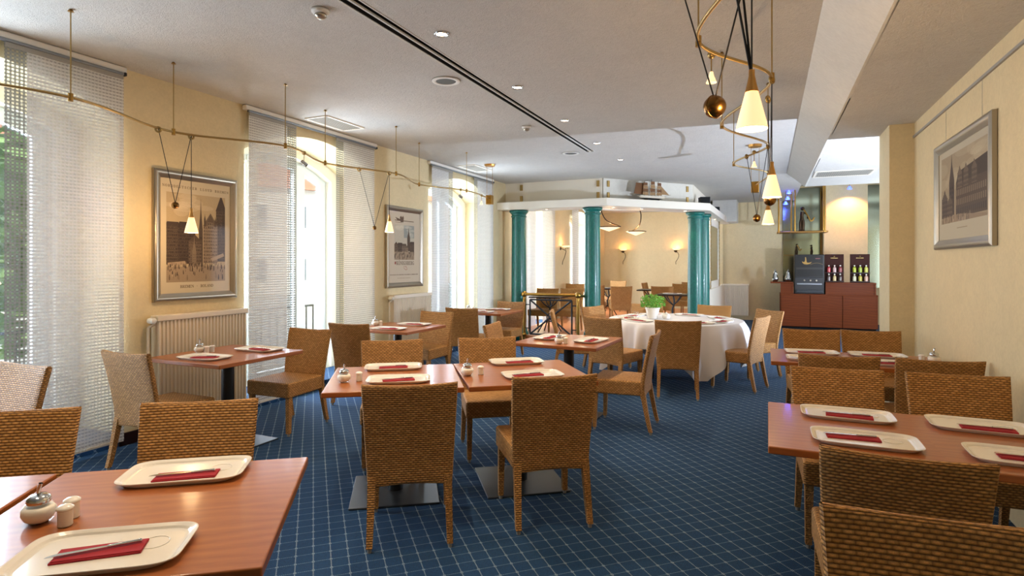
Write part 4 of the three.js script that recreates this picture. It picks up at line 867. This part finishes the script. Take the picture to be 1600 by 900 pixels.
function trackSpot(label, x, F, tilt, bell) {
  const t = thing('track_spot', label, 'lamp', [x, RY, F], tilt, 'small spots on the brass tracks');
  part(t, 'clip', G.sphere(0.02, 0, 0, 0, 12), M.agedBrass); part(t, 'stem', G.line(v(0, 0, 0), v(0, -0.085, 0), 0.0035, 6), M.agedBrass);
  part(t, 'lamp_bell', bell ? G.lathe([[0.026, -0.14], [0.022, -0.13], [0.014, -0.11], [0.008, -0.085], [0.006, -0.085], [0.012, -0.115], [0.02, -0.135]], 18) : G.lathe([[0.02, -0.03], [0.022, 0.03], [0.012, 0.035], [0, 0.035]], 18).rotateZ(0.9).translate(0, -0.1, 0), bell ? M.shade : M.chrome);
}
trackSpot('small glass bell light on the right track near the brass ball', -0.26, 3.05, 0, true);
trackSpot('small metal spot on the left track before the middle window', -4.03, 4.2, 0.6, false);
trackSpot('small metal spot on the left track before the far window', -4.0, 7.2, 0.6, false);
trackSpot('small glass bell light near the left transformer box', -4.05, 7.95, 0, true);
trackSpot('small glass bell light on the right track between the far bends', -0.12, 5.9, 0, true);

// cool uplighter standing behind the right pier, out of view: its light and the shadows of the track lie on the ceiling
{
  const t = thing('uplighter', 'cool white uplighter standing in the passage behind the right pier', 'lamp', [2.8, 0, 7.36]);
  part(t, 'base', G.lathe([[0, 0], [0.14, 0], [0.14, 0.015], [0.02, 0.03], [0.015, 0.03]], 24), M.iron); part(t, 'pole', G.cyl(0.012, 0.012, 0.92, 0, 0.48, 0), M.iron);
  part(t, 'bowl', G.lathe([[0.0, 0.9], [0.03, 0.9], [0.1, 0.96], [0.102, 0.965], [0.095, 0.965], [0.028, 0.91]], 24), M.iron);
  part(t, 'bulb', G.sphere(0.02, 0, 0.955, 0, 12), std({ color: 0xffffff, emissive: 0xdfe8ff, emissiveIntensity: 6 }));
  const l = new THREE.SpotLight(0xd6e4ff, 78, 0, 68 * D, 0.25, 2); l.position.set(2.8, 0.985, -7.36); l.target.position.set(1.2, 2.6, -8.3); l.castShadow = true; scene.add(l, l.target);
}
[[-3.9, 10.42], [-2.62, 10.55], [-2.2, 11.05], [-1.5, 11.85], [-1.2, 13.4], [-1.15, 14.4]].forEach(([x, F], i) => {
  const t = thing('soffit_light', `tiny recessed light under the white entablature, number ${['one', 'two', 'three', 'four', 'five', 'six'][i]} from the windows`, 'light', [x, 2.536, F], 0, 'tiny lights under the entablature');
  part(t, 'ring', new THREE.TorusGeometry(0.03, 0.006, 6, 20).rotateX(Math.PI / 2), M.chrome); part(t, 'bulb', G.cyl(0.024, 0.024, 0.006, 0, -0.002, 0, 14), M.bulb);
  const l = new THREE.SpotLight(0xffd7a4, 2.2, 0, 50 * D, 0.6, 2); l.position.set(x, 2.525, -F); l.target.position.set(x, 0, -F); l.castShadow = true; scene.add(l, l.target);
});

// ---------------------------------------------------------------- bar
{
  const t = thing('bar_counter', 'reddish wooden bar counter with raised ledges', 'bar counter', [0, 0, 14.4]);
  part(t, 'body', G.box(1.9, 0.7, 0.6, 1.2, 0.43, -0.33), M.barWood);
  for (const [a, b] of [[0.27, 0.85], [0.86, 1.48], [1.49, 2.12]]) part(t, 'front_panel', G.rbox(b - a, 0.70, 0.025, 0.004, (a + b) / 2, 0.43, -0.012), M.barWood);
  part(t, 'plinth', G.box(1.84, 0.08, 0.55, 1.2, 0.04, -0.34), M.dark);
  part(t, 'worktop', G.rbox(1.9, 0.03, 0.62, 0.006, 1.2, 0.795, -0.32), M.barWood);
  for (const [a, b] of [[0.05, 0.52], [1.16, 2.12]]) { part(t, 'ledge', G.rbox(b - a, 0.035, 0.36, 0.006, (a + b) / 2, 1.055, -0.2), M.barWood); }
  part(t, 'ledge_front', G.box(0.26, 0.24, 0.03, 0.39, 0.925, -0.06), M.barWood); part(t, 'ledge_front', G.box(0.9, 0.24, 0.03, 1.64, 0.925, -0.06), M.barWood);
  for (const x of [0.51, 1.175, 2.1]) part(t, 'ledge_support', G.box(0.03, 0.25, 0.34, x, 0.925, -0.2), M.barWood);
  const cm = thing('coffee_machine', 'black coffee machine with a glossy dark front on the bar', 'coffee machine', [0.845, 0.812, 14.45]);
  part(cm, 'housing', G.rbox(0.6, 0.88, 0.42, 0.012, 0, 0.44, -0.23), M.black);
  const scr = canvasTex(512, 440, (c, w, h) => { c.fillStyle = '#1b1a18'; c.fillRect(0, 0, w, h); c.fillStyle = '#35332f'; c.fillRect(0, 250, w, 40); c.fillStyle = '#b08a45'; c.beginPath(); c.moveTo(110, 120); c.quadraticCurveTo(130, 190, 210, 185); c.quadraticCurveTo(280, 180, 300, 130); c.quadraticCurveTo(240, 160, 205, 140); c.lineTo(190, 30); c.lineTo(170, 30); c.quadraticCurveTo(180, 120, 150, 135); c.closePath(); c.fill(); c.strokeStyle = '#6f5a34'; c.lineWidth = 10; c.beginPath(); c.moveTo(270, 190); c.quadraticCurveTo(400, 120, 512, 190); c.stroke(); c.fillStyle = '#7b4a4c'; c.fillRect(370, 50, 90, 20); });
  const door = part(cm, 'front_door', G.rbox(0.57, 0.5, 0.03, 0.008, 0, 0.615, -0.01), M.black);
  part(door, 'front_print', new THREE.PlaneGeometry(0.53, 0.46).translate(0, 0.62, 0.0065), phy({ map: scr, roughness: 0.35, specularIntensity: 0.5 }));
  for (const x of [-0.1, 0.02, 0.14]) part(cm, 'dispenser_knob', G.cyl(0.018, 0.018, 0.05, 0, 0, 0, 14).rotateX(Math.PI / 2).translate(x, 0.3, 0.0), M.chrome);
  part(cm, 'drip_tray', G.rbox(0.52, 0.05, 0.1, 0.006, 0, 0.06, 0.0), M.iron); part(cm, 'button_strip', G.rbox(0.5, 0.03, 0.02, 0.004, 0, 0.22, -0.015), M.steel);
  const cols = [['#b8313a', 'red'], ['#c9a9a4', 'pale pink'], ['#8d3a40', 'dark red'], ['#5a4a46', 'brown'], ['#c8b07a', 'cream'], ['#4b3a38', 'dark brown'], ['#a8b02a', 'lime'], ['#9cac34', 'green'], ['#c4c25a', 'yellow-green'], ['#c9c2a2', 'pale'], ['#b8a93a', 'mustard'], ['#d2a894', 'peach']];
  const bodyG = G.lathe([[0, 0], [0.034, 0], [0.036, 0.006], [0.036, 0.09], [0.03, 0.105], [0.013, 0.118], [0.013, 0.135]], 16), capG = G.cyl(0.015, 0.015, 0.026, 0, 0.146, 0, 12);
  [1.34, 1.83].forEach((x, k) => {
    const d = thing('bottle_display', `dark brown bottle display stand on the bar, ${k ? 'right' : 'left'} one`, 'display stand', [x, 1.074, 14.55], 0);
    part(d, 'back_board', G.rbox(0.37, 0.62, 0.03, 0.004, 0, 0.31, -0.02), phy({ color: 0x3a1c15, roughness: 0.6, specularIntensity: 0.3 }));
    part(d, 'crest', G.merge(G.sphere(0.016, 0, 0.57, 0, 12), G.box(0.14, 0.016, 0.006, 0, 0.535, -0.004)), M.gilt);
    for (const y of [0.02, 0.21]) part(d, 'shelf', G.rbox(0.36, 0.018, 0.12, 0.003, 0, y, 0.05), std({ color: 0x2c1512, roughness: 0.5 }));
    for (let r = 0; r < 2; r++) for (let c = 0; c < 3; c++) {
      const i = k * 6 + r * 3 + c, mat = phy({ color: cols[i][0], roughness: 0.2, clearcoat: 0.6 });
      const b = thing('syrup_bottle', `${cols[i][1]} small bottle, ${r ? 'lower' : 'upper'} row of the ${k ? 'right' : 'left'} display, ${['left', 'middle', 'right'][c]}`, 'bottle', [x - 0.11 + c * 0.11, 1.074 + (r ? 0.031 : 0.221), 14.495], 0, 'small bottles in the display stands');
      part(b, 'body', bodyG, mat); part(b, 'cap', capG, M.white);
    }
  });
  [0.15, 0.42].forEach((x, k) => {
    const p = thing('coffee_pot', `silver coffee pot on the bar, ${k ? 'right' : 'left'} one`, 'pot', [x, 1.074, 14.55], k ? 1.9 : 1.2);
    part(p, 'body', G.lathe([[0, 0], [0.05, 0], [0.07, 0.05], [0.072, 0.09], [0.045, 0.15], [0.035, 0.2], [0.04, 0.21]], 24), M.chrome);
    part(p, 'lid', G.lathe([[0.04, 0.21], [0.03, 0.235], [0.01, 0.25], [0.01, 0.28], [0, 0.29]], 20), M.chrome);
    part(p, 'spout', G.tube([v(0.06, 0.07, 0), v(0.1, 0.11, 0), v(0.11, 0.18, 0)], 0.01, 16), M.chrome); part(p, 'handle', G.tube([v(-0.045, 0.19, 0), v(-0.1, 0.17, 0), v(-0.1, 0.09, 0), v(-0.068, 0.06, 0)], 0.008, 20), M.black);
  });
}
struct('wall_bar_panel', 'tall cream panel lit from above behind the bar', G.slab(1.22, 2.12, 15.6, 15.75, 0, 3.46), M.wall, 'panel');
{
  const t = thing('bar_mirror', 'dark greenish mirror behind the figurines above the bar', 'mirror', [0.78, 0.9, 16.36]);
  part(t, 'glass', G.box(0.86, 2.5, 0.02, 0, 1.25, 0), M.mirror); part(t, 'edge_strip', G.box(0.02, 2.5, 0.04, 0.43, 1.25, 0.01), M.brass); part(t, 'glass_shelf', G.rbox(0.84, 0.012, 0.2, 0.003, 0, 0.8, 0.12), M.brass);
  const u = thing('bar_mirror', 'narrow dark mirror strip right of the lit bar panel', 'mirror', [2.4, 0.9, 16.38]); part(u, 'glass', G.box(0.5, 2.5, 0.02, 0, 1.25, 0), M.mirror); part(u, 'edge_strip', G.box(0.03, 2.5, 0.04, -0.26, 1.25, 0.01), M.bronze);
  const r = thing('hanging_rack', 'brass hanging rack of tubes above the bar', 'rack', [0.68, 2.18, 14.25]);
  for (const z of [-0.2, 0.2]) part(r, 'rail', G.line(v(-0.5, 0, z), v(0.5, 0, z), 0.018, 12), M.copper);
  for (const x of [-0.46, -0.22, 0.44]) part(r, 'cross_bar', G.line(v(x, 0, -0.24), v(x, 0, 0.24), 0.016, 12), M.copper);
  for (const [x, z] of [[-0.46, -0.2], [-0.46, 0.2], [-0.2, -0.2], [-0.14, 0.2], [0.44, -0.2], [0.44, 0.2]]) part(r, 'hanger', G.line(v(x, 0, z), v(x, 1.28, z), 0.016, 12), M.brass);
  part(r, 'tray', G.rbox(0.94, 0.008, 0.4, 0.002, 0, 0.02, 0), M.bronze);
}
function figurine(label, x, y, F, s, ph) {
  const t = thing('figurine', label, 'figurine', [x, y, F], ph); const V = (a, b, c) => v(a * s, b * s, c * s);
  part(t, 'base', G.cyl(0.07 * s, 0.08 * s, 0.03 * s, 0, 0.015 * s, 0), M.bronze);
  part(t, 'body', G.merge(G.tube([V(0.02, 0.03, 0), V(0.03, 0.2, 0.01), V(0, 0.38, 0), V(0.01, 0.5, 0.01)], 0.045 * s, 20, 10), G.sphere(0.05 * s, 0.02 * s, 0.58 * s, 0), G.tube([V(-0.03, 0.03, 0), V(-0.05, 0.2, 0.02), V(-0.01, 0.36, 0)], 0.03 * s, 14, 8)), M.bronze);
  part(t, 'arm', G.tube([V(0.03, 0.48, 0), V(0.12, 0.42, 0.05), V(0.1, 0.32, 0.1)], 0.018 * s, 12, 8), M.bronze);
  part(t, 'horn', G.tube([V(0.03, 0.55, 0.05), V(0.1, 0.4, 0.1), V(0.18, 0.25, 0.12), V(0.26, 0.34, 0.12)], 0.02 * s, 18, 8), M.brass);
}
figurine('large bronze figurine standing in the brass hanging rack', 0.68, 2.204, 14.2, 0.85, 0.4);
figurine('small dark figurine on the glass shelf, left one', 0.66, 1.706, 16.24, 0.45, 0);
figurine('small dark figurine on the glass shelf, right one', 1.0, 1.706, 16.24, 0.4, 2.2);
[[0.42, 3.05, 14.1], [0.4, 2.93, 14.2], [0.36, 2.83, 14.3], [1.72, 3.22, 15.3]].forEach(([x, y, F], i) => {
  const t = thing('blue_spotlight', i < 3 ? `small blue-glowing halogen above the hanging rack, ${['top', 'middle', 'lowest'][i]} one` : 'small blue-glowing halogen above the lit bar panel', 'light', [x, y, F], 0, 'blue-rimmed halogen lamps');
  part(t, 'reflector', G.lathe([[0.016, 0.05], [0.042, 0.0], [0.048, -0.014], [0.042, -0.016]], 18), M.blueBulb); part(t, 'bulb', G.sphere(0.012, 0, 0.0, 0, 10), M.bulb);
  part(t, 'stem', G.line(v(0, 0.03, 0), v(0, 3.46 - y, 0), 0.004, 6), M.iron);
  const l = i < 3 ? new THREE.PointLight(0x4a5cff, 0.25, 0, 2) : new THREE.SpotLight(0xffb87a, 9, 0, 62 * D, 0.4, 2);
  l.position.set(x, y - 0.02, -F); if (i === 3) { l.target.position.set(x, 1.2, -F - 0.22); scene.add(l.target); } l.castShadow = true; scene.add(l);
});

// ---------------------------------------------------------------- outside the windows
struct('ground_street', 'pale paved street outside the windows', G.slab(-70, XW - 0.3, -40, 90, -1.0, -0.7), M.asphalt, 'ground');
for (const [i, [a, b]] of WINDOWS.entries()) {
  if (i > 2) continue;
  const t = thing('balcony_railing', 'thin black railing outside ' + ['the nearest window', 'the window between the posters', 'the window beyond the smaller poster'][i], 'railing', [XW - 0.34, 0, (a + b) / 2], Math.PI / 2, 'railings outside the windows');
  const w = b - a - 0.3; for (const y of [0.12, 0.92]) part(t, 'rail', G.box(w, 0.025, 0.025, 0, y, 0), M.iron);
  const n = 14; for (let k = 0; k <= n; k++) part(t, 'bar', G.box(0.014, 0.8, 0.014, -w / 2 + k * w / n, 0.52, 0), M.iron);
}
function house(label, x, F, w, h, d, wallM, turn, floors, cols) {
  const t = thing('town_house', label, 'building', [x, -0.7, F], turn);
  part(t, 'wall', G.box(w, h, d, 0, h / 2, -d / 2), wallM);
  const s = new THREE.Shape(); s.moveTo(-d / 2 - 0.3, 0); s.lineTo(0, d * 0.38); s.lineTo(d / 2 + 0.3, 0); s.closePath();
  part(t, 'roof', new THREE.ExtrudeGeometry(s, { depth: w, bevelEnabled: false }).rotateY(Math.PI / 2).translate(-w / 2, h, -d / 2), M.roof);
  for (let j = 0; j < floors; j++) for (let i = 0; i < cols; i++) { const px = -w / 2 + (i + 0.5) * w / cols, py = 0.9 + j * h / floors; const f = part(t, 'window', G.box(1.1, 1.7, 0.12, px, py + 0.85, 0.02), M.white); part(f, 'pane', G.box(0.95, 1.55, 0.04, px, py + 0.85, 0.09), M.windowDark); }
}
struct('trim_balcony_ledge', 'pale stone ledge running outside below the windows', G.slab(XW - 0.5, XW - 0.24, -3, 18, -0.7, 0.1), M.stucco, 'ledge');
house('pale town house across the street seen through the middle window', -31, 30, 16, 7.4, 8, M.stucco, Math.PI / 2 - 0.5, 2, 6);
house('ochre town house across the street seen through the far window', -36, 50, 20, 9, 9, M.stuccoB, Math.PI / 2 - 0.5, 3, 7);
house('pale town house beyond the tree', -34, 12, 16, 8, 8, M.stuccoB, Math.PI / 2 - 0.2, 2, 6);
function tree(label, x, F, h, r, n) {
  const t = thing('street_tree', label, 'tree', [x, -0.7, F]);
  part(t, 'trunk', G.tube([v(0, 0, 0), v(0.05, h * 0.3, 0), v(-0.05, h * 0.6, 0.05), v(0, h * 0.8, 0)], 0.13, 12), M.bark);
  const gs = []; for (let i = 0; i < n; i++) { const a = rr(0, 6.28), c = rr(-1, 1), q = Math.cbrt(rnd()) * r, s = rr(0.08, 0.2); gs.push(new THREE.CircleGeometry(s, 6).scale(1, 0.6, 1).rotateX(rr(-3, 3)).rotateY(rr(-3, 3)).translate(q * Math.sqrt(1 - c * c) * Math.cos(a), h * 0.62 + q * c * 1.15, q * Math.sqrt(1 - c * c) * Math.sin(a))); }
  part(t, 'foliage', G.merge(...gs), M.treeLeaf).userData.kind = 'stuff';
}
M.treeLeaf = phy({ color: 0x86a860, roughness: 0.8, transmission: 0.35, thickness: 0, side: THREE.DoubleSide });
tree('leafy green tree outside the nearest window', -9.7, 5.1, 5.2, 2.15, 4200);
tree('leafy green tree outside, farther left of the nearest window', -9.6, 1.1, 4.6, 1.7, 2200);

scene.traverse((o) => { if (o.isMesh) { o.castShadow = true; o.receiveShadow = true; } });
renderer.render(scene, camera);
